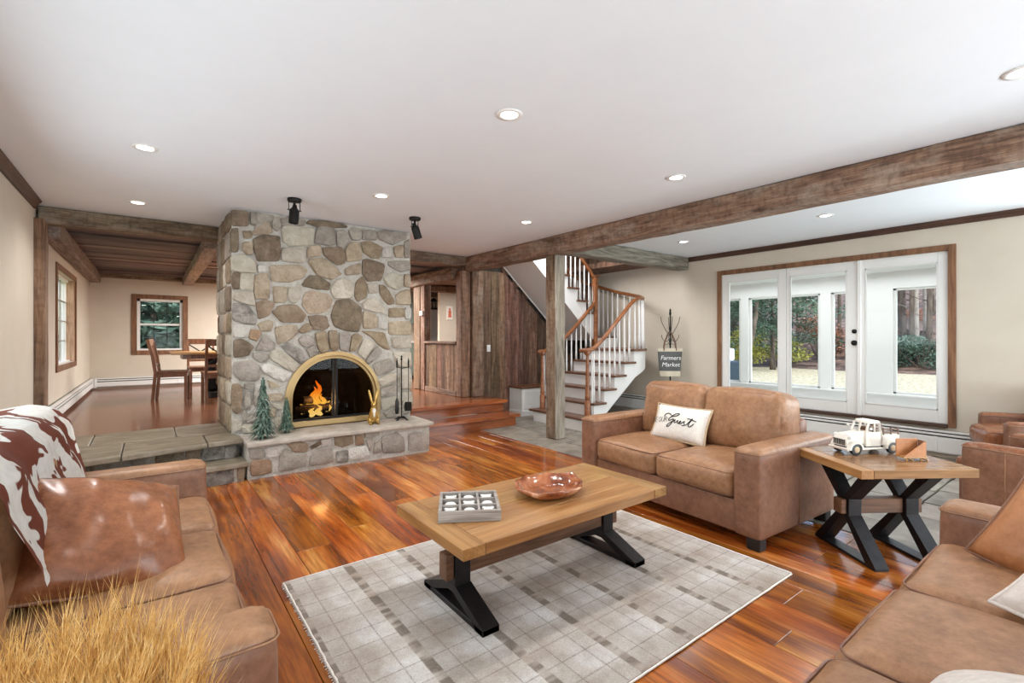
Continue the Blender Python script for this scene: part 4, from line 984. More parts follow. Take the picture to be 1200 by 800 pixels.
prof = [(-.285, .60), (-.30, .66), (-.325, .74), (-.345, .80), (-.36, .89), (-.43, .965), (-.53, .985), (-.66, .97), (-.76, .955), (-.84, .90), (-.862, .7), (-.865, .5)]
bm = B(); nv, nu = 44, 40; gv = []
def along(P, s):
    L = [0]
    for a, c in zip(P, P[1:]): L.append(L[-1] + (Vector(c) - Vector(a)).length)
    s *= L[-1]
    for i in range(len(P) - 1):
        if s <= L[i + 1] + 1e-9: t = (s - L[i]) / (L[i + 1] - L[i]); return Vector(P[i]).lerp(Vector(P[i + 1]), t)
    return Vector(P[-1])
for i in range(nu + 1):
    r_ = []
    for j in range(nv + 1):
        s = j / nv; q = along(prof, max(0.0, s)); y = 1.98 + 1.30 * i / nu
        sk = .20 * (1 - s) * (i / nu - .35)
        nz = noise.noise(Vector((q.x * 4, y * 3.2, q.y * 3))) * .02 + .012 * sin(y * 17 + q.y * 9) * (1 - s)
        r_.append(bm.verts.new((q.x + nz + .026, y + sk + .05 * noise.noise(Vector((q.x * 3, q.y * 3, 1 + i * .0))), q.y + nz * .5 + .02)))
    gv.append(r_)
for i in range(nu):
    for j in range(nv): bm.faces.new((gv[i][j], gv[i + 1][j], gv[i + 1][j + 1], gv[i][j + 1]))
tb = bmesh.ops.solidify(bm, geom=bm.faces[:], thickness=.012)
tag(part('throw_blanket', bm, 'cowhide', smooth=True), 'brown and white cowhide-patterned throw draped over the left wall sofa back', 'throw')

# ------------------------------------------------------------------ rug
rm, nt, b = newmat('plaid_rug'); tc = nt.nodes.new('ShaderNodeTexCoord'); sx = nt.nodes.new('ShaderNodeSeparateXYZ'); nt.links.new(tc.outputs['Object'], sx.inputs[0])
def stripe(ax, period, off, width, soft_=0.0):
    a = N(nt, 'ShaderNodeMath', operation='ADD'); a.inputs[1].default_value = -off + period * 50; nt.links.new(sx.outputs[ax], a.inputs[0])
    m_ = N(nt, 'ShaderNodeMath', operation='MODULO'); m_.inputs[1].default_value = period; nt.links.new(a.outputs[0], m_.inputs[0])
    s_ = N(nt, 'ShaderNodeMath', operation='SUBTRACT'); s_.inputs[1].default_value = period / 2; nt.links.new(m_.outputs[0], s_.inputs[0])
    ab = N(nt, 'ShaderNodeMath', operation='ABSOLUTE'); nt.links.new(s_.outputs[0], ab.inputs[0])
    g = N(nt, 'ShaderNodeMapRange'); g.inputs['From Min'].default_value = width / 2 + soft_; g.inputs['From Max'].default_value = width / 2; nt.links.new(ab.outputs[0], g.inputs[0]); return g.outputs[0]
def mul(a, c):
    m_ = N(nt, 'ShaderNodeMath', operation='MULTIPLY')
    for i, v in enumerate((a, c)):
        if isinstance(v, float): m_.inputs[i].default_value = v
        else: nt.links.new(v, m_.inputs[i])
    return m_.outputs[0]
base = (226, 222, 218)
nz = N(nt, 'ShaderNodeTexNoise', Scale=5.0, Detail=5.0, Roughness=.7); nt.links.new(tc.outputs['Object'], nz.inputs['Vector'])
fz = N(nt, 'ShaderNodeTexNoise', Scale=240.0, Detail=2.0); nt.links.new(tc.outputs['Object'], fz.inputs['Vector'])
c = mixc(nt, base, (186, 174, 162), mul(stripe('X', .335, .168 + .085, .13, .05), .5)); c = mixc(nt, c, (188, 176, 165), mul(stripe('Y', .36, .20, .13, .05), .5))
c = mixc(nt, c, (222, 218, 216), mul(mul(stripe('X', .335, .168 + .21, .09, .03), stripe('Y', .36, .04, .1, .03)), .8))
for ax, per, off in (('X', .335, .168 + .10), ('X', .335, .168 + .235), ('Y', .36, .06), ('Y', .36, .18), ('Y', .36, .30)):
    c = mixc(nt, c, (146, 133, 122), mul(stripe(ax, per, off, .004, .003), ramp(nt, fz.outputs[0], [(.42, (0, 0, 0)), (.6, (255, 255, 255))])))
wv = N(nt, 'ShaderNodeTexNoise', Scale=1.0, Detail=2.0); mp = nt.nodes.new('ShaderNodeMapping'); mp.inputs['Scale'].default_value = (3, 10, 1); nt.links.new(tc.outputs['Object'], mp.inputs[0]); nt.links.new(mp.outputs[0], wv.inputs['Vector'])
dash = ramp(nt, wv.outputs[0], [(.46, (40, 40, 40)), (.53, (235, 235, 235))])
c = mixc(nt, c, (196, 184, 172), mul(stripe('X', .335, .168, .042, .004), .8)); c = mixc(nt, c, (112, 99, 88), mul(mul(stripe('X', .335, .168, .042, .004), dash), ramp(nt, fz.outputs[0], [(.3, (150, 150, 150)), (.55, (255, 255, 255))])))
c = mixc(nt, c, ramp(nt, fz.outputs[0], [(.3, (205, 203, 201)), (.7, (255, 255, 255))]), .8, 'MULTIPLY'); c = mixc(nt, c, ramp(nt, nz.outputs[0], [(.35, (216, 208, 200)), (.65, (255, 255, 255))]), .9, 'MULTIPLY')
nt.links.new(c, b.inputs['Base Color']); b.inputs['Roughness'].default_value = .95; bump(nt, b, fz.outputs[0], .5, .004); M['rug'] = rm
rg = thing('area_rug', 'beige and brown plaid area rug under the coffee table', 'rug', (.5825, 1.20, .001))
# the pattern's origin: dark bars at .168 + n * .335 from the left edge
part('pile', bx(0, 2.325, 0, 1.63, 0, .011, .003), 'rug', rg)
bm = B()
for e in ((0, 0), (2.325, 1)):
    x_ = e[0] + (.003 if e[1] else -.003); P = [(x_ + random.uniform(-.002, .002), 1.63 * i / 60, .0065) for i in range(61)]; tube(bm, P, .0062, 6)
for y_ in (-.003, 1.633): tube(bm, [(2.325 * i / 60, y_ + random.uniform(-.001, .001), .0055) for i in range(61)], .005, 6)
part('bound_edge', bm, 'cream_cloth', rg, smooth=True, label='whipped white edge binding')
bm = B()
for e in (-.004, 2.329):
    for i in range(150):
        y_ = 1.63 * (i + random.random()) / 150; L = random.uniform(.006, .016) * (1 if e > 1 else -1); obar(bm, (e, y_, .004), (e + L, y_ + random.uniform(-.004, .004), .002), .003, .002)
part('fringe', bm, 'cream_cloth', rg, kind='stuff')

# ------------------------------------------------------------------ coffee table
ct = thing('coffee_table', 'long wooden trestle coffee table with black steel legs on the plaid rug', 'table', (1.755, 2.055, .012))
CW, CD, CZ = 1.42, .68, .448
def tboard(x0, x1, y0, y1, z0, z1, mat, par): part('board', bx(x0, x1, y0, y1, z0, z1, .0026), mat, par)
for i in range(4): tboard(-CW / 2 + .115, CW / 2 - .115, -CD / 2 + CD * i / 4 + .0008, -CD / 2 + CD * (i + 1) / 4 - .0008, CZ - .052, CZ, 'tabletop', ct)
tboard(-CW / 2, -CW / 2 + .1125, -CD / 2, CD / 2, CZ - .052, CZ, 'tabletop_y', ct); tboard(CW / 2 - .1125, CW / 2, -CD / 2, CD / 2, CZ - .052, CZ, 'tabletop_y', ct)
for s in (-1, 1):
    lg = empty('trestle_leg', (s * .53, 0, 0)); lg.parent = ct
    part('column', bx(-.044, .044, -.044, .044, .124, CZ - .052, .003), 'blackmetal', lg)
    part('top_plate', bx(-.05, .05, -.24, .24, CZ - .062, CZ - .052, .001), 'blackmetal', lg)
    part('floor_bar', bx(-.045, .045, -.285, .285, 0, .028, .003), 'blackmetal', lg)
    for q in (-1, 1):
        bm = B(); prism(bm, [(q * .285, .0), (q * .285, .03), (q * .045, .128), (0, .128), (0, .092), (q * .025, .092), (q * .215, .015), (q * .215, 0)], 'X', -.045, .045); part('brace', bm, 'blackmetal', lg)
part('stretcher', bx(-.484, .484, -.03, .03, .165, .28, .003), 'brownwood', ct)
for s in (-1, 1): part('stretcher_end', bx(s * .598 - .022, s * .598 + .022, -.036, .036, .16, .285, .004), 'brownwood', ct)
# bowl of burl wood
bw_m = speckle('burl_wood', [(84, 36, 18), (146, 78, 44), (184, 116, 76), (216, 166, 130)], 8, .14, .25, 0, 6, .008); bw_m.node_tree.nodes['Principled BSDF'].inputs['Coat Weight'].default_value = .5; M['burl'] = bw_m
bwl = thing('bowl', 'irregular glossy burl-wood bowl on the coffee table', 'bowl', (1.825, 2.05, .4605))
bm = B(); prf = [(0, 0), (.11, 0), (.165, .014), (.198, .04), (.208, .060), (.196, .062), (.172, .040), (.145, .018), (.10, .012), (0, .011)]
lathe(bm, prf, 40)
for v in bm.verts:
    a = atan2(v.co.y, v.co.x); r = v.co.to_2d().length; k = (1 + .05 * sin(2 * a + .6) + .022 * sin(5 * a + 1) + .016 * sin(9 * a) + .012 * sin(17 * a))
    v.co.x *= k; v.co.y *= k * .92
    if r > .185: v.co.z += .005 * sin(3 * a + 1) + .004 * sin(8 * a) + .003 * sin(15 * a)
part('shell', bm, 'burl', bwl, smooth=True)
# noughts-and-crosses tray
ty = thing('game_tray', 'grey wooden nine-compartment tray on the coffee table', 'tray', (1.305, 2.085, .4605), radians(-30.5))
M['greywood'] = wood('grey_wash_wood', [(128, 118, 110), (168, 158, 150), (196, 188, 182)], 'X', .75, 2.0, 20, .04, 0, .4, 0, .5)
TW = .152
part('tray_floor', bx(-TW + .004, TW - .004, -TW + .004, TW - .004, .002, .012), 'black', ty)
for s in (-1, 1): part('tray_side', bx(-TW, TW, s * (TW - .008) - .008, s * (TW - .008) + .008, 0, .054, .002), 'greywood', ty); part('tray_side', bx(s * (TW - .008) - .008, s * (TW - .008) + .008, -TW + .016, TW - .016, 0, .054, .002), 'greywood', ty)
for s in (-1, 1): part('divider', bx(-TW + .016, TW - .016, s * .047 - .006, s * .047 + .006, .012, .05, .001), 'greywood', ty); part('divider', bx(s * .047 - .006, s * .047 + .006, -TW + .016, TW - .016, .012, .049, .001), 'greywood', ty)
M['ceramic'] = plain('white_ceramic', (240, 236, 230), .35)
ca, sa = cos(radians(-30.5)), sin(radians(-30.5)); nm9 = [['back left', 'back middle', 'back right'], ['middle left', 'centre', 'middle right'], ['front left', 'front middle', 'front right']]
for r in range(3):
    for c_ in range(3):
        lx, ly = (c_ - 1) * .094, (1 - r) * .094; cross = (r + c_) % 2 == 0; bm = B()
        if cross:
            P = []
            for i in range(32):
                a = 2 * pi * i / 32; q = .030 * (1 + .40 * cos(4 * (a - pi / 4))); P.append((q * cos(a), q * sin(a)))
            prism(bm, P, 'Z', .0125, .043); bev(bm, .005, 2)
        else: lathe(bm, [(0, .0125), (.024, .0125), (.03, .018), (.03, .036), (.024, .042), (0, .043)], 20)
        o = part('cross_piece' if cross else 'nought_piece', bm, 'ceramic', auto=40); o.location = (1.305 + lx * ca - ly * sa, 2.085 + lx * sa + ly * ca, .4605); o.rotation_euler = (0, 0, radians(-30.5) + (0 if cross else 0))
        tag(o, 'white %s game piece in the %s cell of the grey tray' % ('cross-shaped' if cross else 'round', nm9[r][c_]), 'game piece', 'white pieces in the grey tray')
# ------------------------------------------------------------------ end table
et = thing('end_table', 'square wooden end table on black X-shaped steel legs beside the loveseat', 'table', (3.655, 1.0, 0), radians(-34.6))
EW, ED, EZ = .70, .61, .6
for i in range(4): tboard(-EW / 2 + .075, EW / 2, -ED / 2 + ED * i / 4 + .0008, -ED / 2 + ED * (i + 1) / 4 - .0008, EZ - .05, EZ, 'tabletop_e', et)
tboard(-EW / 2, -EW / 2 + .074, -ED / 2, ED / 2, EZ - .05, EZ, 'tabletop_y', et)
for s in (-1, 1):
    lg = empty('leg_frame', (s * .185, 0, 0)); lg.parent = et
    part('floor_bar', bx(-.042, .042, -.255, .255, 0, .018, .002), 'blackmetal', lg); part('top_bar', bx(-.042, .042, -.24, .24, EZ - .062, EZ - .05, .002), 'blackmetal', lg)
    part('hub', bx(-.042, .042, -.052, .052, .245, .355, .003), 'blackmetal', lg)
    for q in (-1, 1):
        for (za, zb, ya, yb) in ((.018, .25, .255, .052), (EZ - .062, .35, .225, .052)):
            bm = B(); prism(bm, [(q * ya, za), (q * (ya - .075), za), (q * (yb - .05), zb), (q * yb, zb)], 'X', -.042, .042); part('strut', bm, 'blackmetal', lg)
part('stretcher', bx(-.142, .142, -.03, .03, .255, .345, .003), 'brownwood', et)
for s in (-1, 1): part('stretcher_end', bx(s * .245 - .017, s * .245 + .017, -.036, .036, .255, .345, .004), 'brownwood', et)
# ------------------------------------------------------------------ toy pickup truck
M['truckpaint'] = speckle('worn_white_paint', [(196, 186, 172), (226, 219, 208), (236, 230, 220)], 12, .6, .2, 0, 5, .003)
tk = thing('toy_truck', 'cream white old-fashioned toy pickup truck on the end table', 'toy', (3.73, 1.09, .6), radians(153.5))
def side_ex(nm, poly, y0, y1, mat, w=.006, seg=2, par=tk, lb=None):
    bm = B(); prism(bm, poly, 'Y', y0, y1); bev(bm, w, seg) if w else None; return part(nm, bm, mat, par, auto=40, label=lb)
# local x: front of the truck; wheelbase .29
side_ex('chassis', [(-.195, .035), (.185, .035), (.185, .055), (-.195, .055)], -.05, .05, 'black', .003, 1)
hood = [(.04, .06), (.175, .06), (.185, .085), (.18, .12), (.165, .134), (.04, .142)]
hd = side_ex('hood', hood, -.045, .045, 'truckpaint', .018, 3)
cab = [(-.065, .055), (.05, .055), (.05, .142), (.032, .198), (.018, .214), (-.05, .216), (-.062, .205), (-.065, .14)]
side_ex('cab_floor', [(-.065, .05), (.05, .05), (.05, .142), (-.065, .142)], -.06, .06, 'truckpaint', .008, 2)
side_ex('cab_roof', [(.024, .196), (.01, .214), (-.05, .216), (-.062, .204), (-.062, .196)], -.056, .056, 'truckpaint', .007, 2)
bm = B()
for y_ in (-.055, .055):
    for (xa, xb, za, zb) in ((.046, .024, .14, .2), (-.018, -.020, .14, .2), (-.06, -.058, .14, .2)): obar(bm, (xa, y_ * .98, za), (xb, y_ * .92, zb), .009, .011)
obar(bm, (.046, 0, .14), (.026, 0, .2), .006, .008); box(bm, -.064, -.056, -.055, .055, .135, .152)
part('window_pillar', bm, 'truckpaint', tk)
bm = B(); box(bm, -.045, -.012, -.045, .045, .1, .165); part('seat_bench', bm, 'brownwood', tk)
bed = empty('bed'); bed.parent = tk
for y_ in (-.062, .055): part('bed_side', bx(-.2, -.07, y_, y_ + .007, .055, .125, .003), 'truckpaint', bed)
part('bed_floor', bx(-.2, -.07, -.056, .056, .055, .062), 'brownwood', bed); part('tailgate', bx(-.205, -.198, -.06, .06, .06, .122, .002), 'truckpaint', bed); part('bed_front', bx(-.076, -.069, -.06, .06, .055, .14, .002), 'truckpaint', bed)
bm = B()
for y_ in (-.059, .059):
    for z_ in (.138, .158): obar(bm, (-.2, y_, z_), (-.075, y_, z_), .005, .009)
    for x_ in (-.195, -.138, -.08): obar(bm, (x_, y_, .122), (x_, y_, .168), .007, .007)
part('stake_rail', bm, 'brownwood', bed, label='brown wooden stake rails')
for x_ in (-.14, .135):
    for y_ in (-1, 1):
        bm = B(); P = [(x_ + .052 * cos(a), .04 + .05 * sin(a)) for a in [pi * i / 10 for i in range(11)]] + [(x_ - .04, .04)] + [(x_ + .04 * cos(pi - pi * i / 8), .04 + .038 * sin(pi * i / 8)) for i in range(9)] + [(x_ + .04, .04)]
        P = [(x_ + .054 * cos(pi * i / 10), .036 + .052 * sin(pi * i / 10)) for i in range(11)] + [(x_ - .042 * cos(pi * i / 10), .036 + .04 * sin(pi * i / 10)) for i in range(11)]
        prism(bm, P, 'Y', y_ * .046, y_ * .076); part('fender', bm, 'truckpaint', tk, auto=40)
        wh = B(); lathe(wh, [(0, -.012), (.022, -.012), (.036, -.01), (.038, 0), (.036, .01), (.022, .012), (0, .012)], 22); xf(wh, (x_, y_ * .062, .038), (radians(90), 0, 0)); w_ = part('wheel', wh, 'black', tk, auto=40)
        hb = B(); lathe(hb, [(0, -.016), (.012, -.016), (.02, -.013), (.02, .013), (.012, .016), (0, .016)], 16); xf(hb, (x_, y_ * .062, .038), (radians(90), 0, 0)); part('hub_cap', hb, 'gold' if False else 'tan_trim', w_, smooth=True)
side_ex('running_board', [(-.07, .034), (.075, .034), (.075, .044), (-.07, .044)], -.072, .072, 'truckpaint', .003, 1)
side_ex('bumper', [(.192, .03), (.205, .032), (.207, .046), (.194, .05)], -.075, .075, 'pale_cloth', .003, 1)
gl = side_ex('grille', [(.17, .05), (.194, .055), (.192, .1), (.176, .122)], -.05, .05, 'truckpaint', .006, 2)
for i in range(7): part('grille_slot', bx(.188, .1955, -.042 + i * .0125, -.035 + i * .0125, .062, .098), 'black', gl)
for y_ in (-.052, .052):
    bm = B(); bmesh.ops.create_uvsphere(bm, u_segments=12, v_segments=8, radius=.015); xf(bm, (.165, y_, .115)); part('headlight', bm, 'whitesat', tk, smooth=True)
    bm = B(); tube(bm, [(.035, y_ * 1.1, .15), (.04, y_ * 1.5, .165)], .002, 5); bmesh.ops.create_uvsphere(bm, u_segments=10, v_segments=6, radius=.009, matrix=Matrix.Translation((.042, y_ * 1.6, .168))); part('mirror', bm, 'whitesat', tk, smooth=True)
# ------------------------------------------------------------------ folded leather-and-wood letter holder
lh = thing('letter_holder', 'small tan leather and wood letter holder beside the toy truck', 'holder', (3.735, .85, .6), radians(-37))
part('back_panel', bx(-.075, .06, .022, .030, .02, .125, .002), 'leather_p', lh)
bm = B(); prism(bm, [(-.065, .022), (.07, .022), (.07, .118)], 'Y', -.026, -.018); part('front_panel', bm, 'leather_p', lh)
part('end_panel', bx(.064, .07, -.02, .028, .022, .118, .001), 'leather_d', lh)
bm = B()
for x_ in (-.04, .05): obar(bm, (x_ - .02, -.04, .004), (x_ + .02, .036, .02), .008, .008); obar(bm, (x_ + .02, -.04, .004), (x_ - .02, .036, .02), .008, .008)
box(bm, -.07, .08, -.028, .034, .014, .022); part('foot', bm, 'tabletop', lh)
# ------------------------------------------------------------------ ceiling lights and spotlights
cans = [(1.702, 2.268, 'recessed ceiling light above the rug, nearest the middle of the room'), (-.03, 4.2, 'recessed ceiling light near the left crown moulding'), (-.1, 5.95, 'recessed ceiling light just before the left beam'),
        (1.72, 4.29, 'recessed ceiling light above the fireplace front'), (3.44, 4.26, 'recessed ceiling light left of the free-standing post'), (3.47, 2.32, 'recessed ceiling light above the loveseat'),
        (5.87, 3.81, 'recessed ceiling light near the grey beam, window side'), (5.84, 2.06, 'recessed ceiling light in front of the French doors'), (3.47, .35, 'recessed ceiling light cut by the right picture edge')]
for x_, y_, lb_ in cans:
    c = thing('ceiling_light', lb_, 'light', (x_, y_, H), group='recessed ceiling lights')
    bm = B(); lathe(bm, [(.05, -.001), (.078, -.001), (.076, -.006), (.055, -.008), (.05, -.004)], 28, cap=False); part('trim_ring', bm, 'white', c, smooth=True)
    bm = B(); lathe(bm, [(0, -.0035), (.0505, -.0035), (.0505, -.001), (0, -.001)], 24); part('lens', bm, 'canlight', c)
    l = lamp('can_beam', 'SPOT', (0, 0, -.02), (0, 0, 0), 46, color=(1, .985, .96)); l.data.spot_size = radians(150); l.data.spot_blend = .8; l.data.shadow_soft_size = .06; l.parent = c
for x_, y_, tilt, az, lb_ in ((1.097, 4.89, 4, 0, 'black adjustable ceiling spotlight above the left of the fireplace'), (2.331, 4.85, 24, 200, 'black adjustable ceiling spotlight near the fireplace right corner')):
    s = thing('ceiling_spotlight', lb_, 'spotlight', (x_, y_, H), radians(az), group='black ceiling spotlights')
    bm = B(); lathe(bm, [(0, -.0005), (.062, -.0005), (.065, -.01), (.06, -.028), (.0, -.03)], 24); part('canopy', bm, 'iron', s, auto=40)
    bm = B(); tube(bm, [(0, 0, -.03), (0, 0, -.075)], .012, 10); tube(bm, [(-.05, 0, -.025), (-.05, 0, -.115)], .004, 6); tube(bm, [(.05, 0, -.025), (.05, 0, -.115)], .004, 6); tube(bm, [(-.062, 0, -.11), (.062, 0, -.11)], .005, 6); part('yoke', bm, 'iron', s)
    bm = B(); lathe(bm, [(0, .045), (.018, .045), (.022, .02), (.04, .0), (.044, -.01), (.044, -.13), (.038, -.13), (.038, -.05), (0, -.05)], 24); xf(bm, (0, 0, -.105), (0, radians(tilt), 0)); part('lamp_head', bm, 'iron', s, auto=40)
# ------------------------------------------------------------------ things on the hearth
M['needle'] = speckle('frosted_needles', [(42, 60, 50), (74, 96, 82), (124, 142, 128)], 30, .85, 0, 0, 3)
def mini_tree(loc, h, r, label):
    t = thing('decorative_tree', label, 'decoration', loc, random.random() * 6, 'small evergreen trees on the hearth')
    bm = B(); lathe(bm, [(0, 0), (r * .42, 0), (r * .42, .012), (.01, .02), (.007, h * .9), (0, h * .95)], 10); part('trunk', bm, 'bark', t)
    bm = B(); rows = int(h / .028)
    for k_ in range(rows):
        z_ = .02 + (h - .05) * k_ / rows; rr = r * (1 - k_ / rows) ** .92 + .012; n = max(5, int(15 * (1 - k_ / rows) ** .7))
        for i in range(n):
            a = 2 * pi * (i + .5 * (k_ % 2) + random.uniform(-.2, .2)) / n; L = rr * random.uniform(.8, 1.15); d = Vector((cos(a), sin(a), 0)); sd = Vector((-sin(a), cos(a), 0)); w_ = .006 + .07 * r
            p0 = d * .006 + Vector((0, 0, z_ + .045)); p1 = d * L * .6 + Vector((0, 0, z_ + .028)); p2 = d * L + Vector((0, 0, max(.002, z_ - .015)))
            v = [bm.verts.new(q) for q in (p0, p1 + sd * w_, p1 + Vector((0, 0, .006)), p1 - sd * w_, p2)]
            bm.faces.new((v[0], v[1], v[2])); bm.faces.new((v[0], v[2], v[3])); bm.faces.new((v[1], v[4], v[2])); bm.faces.new((v[3], v[2], v[4]))
    for i in range(4): obar(bm, (0, 0, h - .06), (.008 * cos(i * 1.57), .008 * sin(i * 1.57), h), .005, .004)
    part('needles', bm, 'needle', t, kind='stuff')
mini_tree((.885, 5.235, .358), .60, .125, 'taller frosted green decorative tree on the hearth slab')
mini_tree((1.135, 5.40, .358), .365, .085, 'shorter frosted green decorative tree beside the fire door')
rb = thing('rabbit_figurine', 'gold rabbit figurine sitting upright on the hearth, long ears in a V', 'figurine', (2.055, 5.36, .357), radians(-100))
def blob(bm, c, s, rot=(0, 0, 0)):
    bmesh.ops.create_uvsphere(bm, u_segments=16, v_segments=10, radius=1.0, matrix=Matrix.Translation(c) @ Euler(rot).to_matrix().to_4x4() @ Matrix.Diagonal((*s, 1)))
bm = B()      # local +x: where the rabbit looks
blob(bm, (-.01, 0, .085), (.055, .05, .085)); blob(bm, (.005, 0, .15), (.042, .038, .06)); blob(bm, (.02, 0, .222), (.036, .031, .035)); blob(bm, (.05, 0, .212), (.02, .02, .018))
for s in (-1, 1):
    blob(bm, (-.005, s * .045, .045), (.05, .024, .042)); blob(bm, (.065, s * .045, .012), (.042, .016, .013)); blob(bm, (.045, s * .026, .10), (.016, .015, .06), (0, .25, 0)); blob(bm, (.062, s * .026, .04), (.018, .014, .014))
    blob(bm, (.0, s * .034, .315), (.011, .015, .085), (s * -.22, -.08, 0))
blob(bm, (-.07, 0, .04), (.022, .022, .022))
o = part('body', bm, 'gold', rb, smooth=True); md = o.modifiers.new('merge', 'REMESH'); md.mode = 'VOXEL'; md.voxel_size = .005; md.use_smooth_shade = True
bm = B(); blob(bm, (.036, 0, .13), (.018, .027, .055)); part('chest', bm, 'whitesat', rb, smooth=True, label='white chest')
bm = B()
for s in (-1, 1): blob(bm, (.046, s * .022, .232), (.005, .005, .006))
blob(bm, (.069, 0, .215), (.004, .006, .004)); part('face', bm, 'iron', rb, smooth=True)
ft = thing('fire_tool_stand', 'black wrought-iron fireplace tool stand at the right of the hearth', 'stand', (2.42, 5.40, .357))
bm = B()
for i in range(4): a = i * pi / 2 + .5; tube(bm, [(0, 0, .035), (.045 * cos(a), .045 * sin(a), .03), (.085 * cos(a), .085 * sin(a), .004), (.10 * cos(a), .10 * sin(a), .006)], [.012, .011, .009, .005], 7)
part('base', bm, 'iron', ft, smooth=True)
bm = B(); tube(bm, [(0, 0, .02), (0, 0, .72)], .007, 8); lathe(bm, [(0, 0), (.012, .005), (.012, .02), (.007, .03), (.012, .05), (.0, .065)], 10, (0, 0), .72); lathe(bm, [(0, 0), (.014, .012), (0, .024)], 10, (0, 0), .36); part('pole', bm, 'iron', ft, smooth=True)
cx_, cy_ = cos(radians(-37)), sin(radians(-37))
bm = B(); tube(bm, [(-.055 * cx_, -.055 * cy_, .655), (-.05 * cx_, -.05 * cy_, .64), (0, 0, .625), (.08 * cx_, .08 * cy_, .64), (.088 * cx_, .088 * cy_, .655)], .005, 6); part('hook_bar', bm, 'iron', ft, smooth=True)
def tool(nm, lb_, off, head):
    t = thing(nm, lb_, 'fire tool', (2.42 + off * cx_, 5.40 + off * cy_, .357), radians(-37))
    bm = B(); tube(bm, [(0, -.012, .22), (0, -.012, .64)], .0045, 6); lathe(bm, [(0, 0), (.009, .004), (.009, .085), (.004, .1), (.007, .112), (0, .12)], 9, (0, -.012), .63); part('handle', bm, 'iron', t, smooth=True); head(t)
def brush(t):
    bm = B(); lathe(bm, [(0, 0), (.02, .0), (.026, .05), (.022, .15), (.008, .19), (0, .195)], 12, (0, -.012), .075); part('bristles', bm, 'black', t, smooth=True)
def shovel(t):
    bm = B(); box(bm, -.04, .04, -.016, -.010, .11, .22); box(bm, -.04, -.035, -.045, -.01, .11, .21); box(bm, .035, .04, -.045, -.01, .11, .21); part('pan', bm, 'iron', t)
tool('fire_brush', 'black hearth brush hanging on the left of the tool stand', -.052, brush); tool('fire_shovel', 'black ash shovel hanging on the right of the tool stand', .086, shovel)
# ------------------------------------------------------------------ coat rack and tote bag
cr_ = thing('coat_rack', 'slim black metal coat rack against the beige wall by the stairs', 'rack', (6.86, 4.70, 0))
bm = B(); tube(bm, [(0, 0, .02), (0, 0, 1.74)], .012, 8); lathe(bm, [(0, 0), (.016, .01), (.02, .04), (.012, .07), (.018, .085), (0, .12)], 10, (0, 0), 1.72); part('pole', bm, 'iron', cr_, smooth=True)
bm = B()
for i in range(4): a = i * pi / 2 + .4; tube(bm, [(0, 0, .16), (.1 * cos(a), .1 * sin(a), .12), (.2 * cos(a), .2 * sin(a), .012)], .009, 6)
part('foot', bm, 'iron', cr_, smooth=True)
for i in range(4):
    a = radians(-52.8 + 90 * i + 8); d = (cos(a), sin(a)); bm = B()
    tube(bm, [(d[0] * q, d[1] * q, z_) for q, z_ in ((.008, 1.40), (.05, 1.44), (.10, 1.53), (.14, 1.62), (.155, 1.70))], .005, 6); tube(bm, [(d[0] * q, d[1] * q, z_) for q, z_ in ((.008, 1.34), (.05, 1.29), (.1, 1.30), (.135, 1.36), (.14, 1.40))], .005, 6)
    tube(bm, [(d[0] * q, d[1] * q, z_) for q, z_ in ((.008, 1.30), (.04, 1.24), (.07, 1.235), (.085, 1.26))], .004, 6); part('hook', bm, 'iron', cr_, smooth=True)
M['tote_grey'] = speckle('grey_canvas', [(84, 84, 82), (104, 104, 101)], 60, .95, .3, 0, 3, .002); M['canvas'] = speckle('natural_canvas', [(196, 184, 162), (214, 203, 184)], 60, .95, .3, 0, 3, .002)
tt = thing('tote_bag', 'grey and cream canvas tote bag with white lettering, hung on the coat rack', 'bag', (6.82, 4.68, .72), radians(-52.8 + 8))
def tote(z0, z1, mat, nm):
    f = lambda z: .165 + (z / .46) * .035
    bm = B(); n = 10; L = []
    for z_ in (z0, (z0 + z1) / 2, z1):
        w_ = f(z_); th_ = .055 * (1 - z_ / .46 * .6); L.append([bm.verts.new((w_ * c, th_ * s + .012 * sin(c * 6 + z_ * 9) * (1 if s > 0 else 1), z_)) for c, s in [(cos(2 * pi * i / 24) * min(1.0, 1.25), sin(2 * pi * i / 24)) for i in range(24)]])
    for a, b_ in zip(L, L[1:]):
        for i in range(24): bm.faces.new((a[i], a[(i + 1) % 24], b_[(i + 1) % 24], b_[i]))
    bm.faces.new(L[0]); return part(nm, bm, mat, tt, smooth=False, auto=50)
tote(0, .085, 'canvas', 'bottom_band'); tote(.085, .405, 'tote_grey', 'body'); tote(.405, .46, 'canvas', 'top_band')
for s in (-1, 1):
    bm = B(); y_ = s * .03
    P = [(-.10, y_, .42), (-.085, y_, .55), (-.03, y_ * .6, .70), (-.0, y_ * .3, .735), (.03, y_ * .6, .70), (.085, y_, .55), (.10, y_, .42)]
    for a, b_ in zip(P, P[1:]): obar(bm, a, b_, .018, .006, (0, 1, 0))
    part('handle', bm, 'brownwood', tt)
M['lettering'] = plain('white_lettering', (240, 240, 238), .8)
for s_, z_ in (('Farmers', .30), ('Market', .19)):
    bm = text_bm(s_, .098, 'lettering', .001, .2); xf(bm, (0, 0, 0), (radians(90), 0, 0)); xf(bm, (0, -.064, z_ - .0)); 
    for v in bm.verts: v.co.y -= .0
    part('lettering', bm, 'lettering', tt)
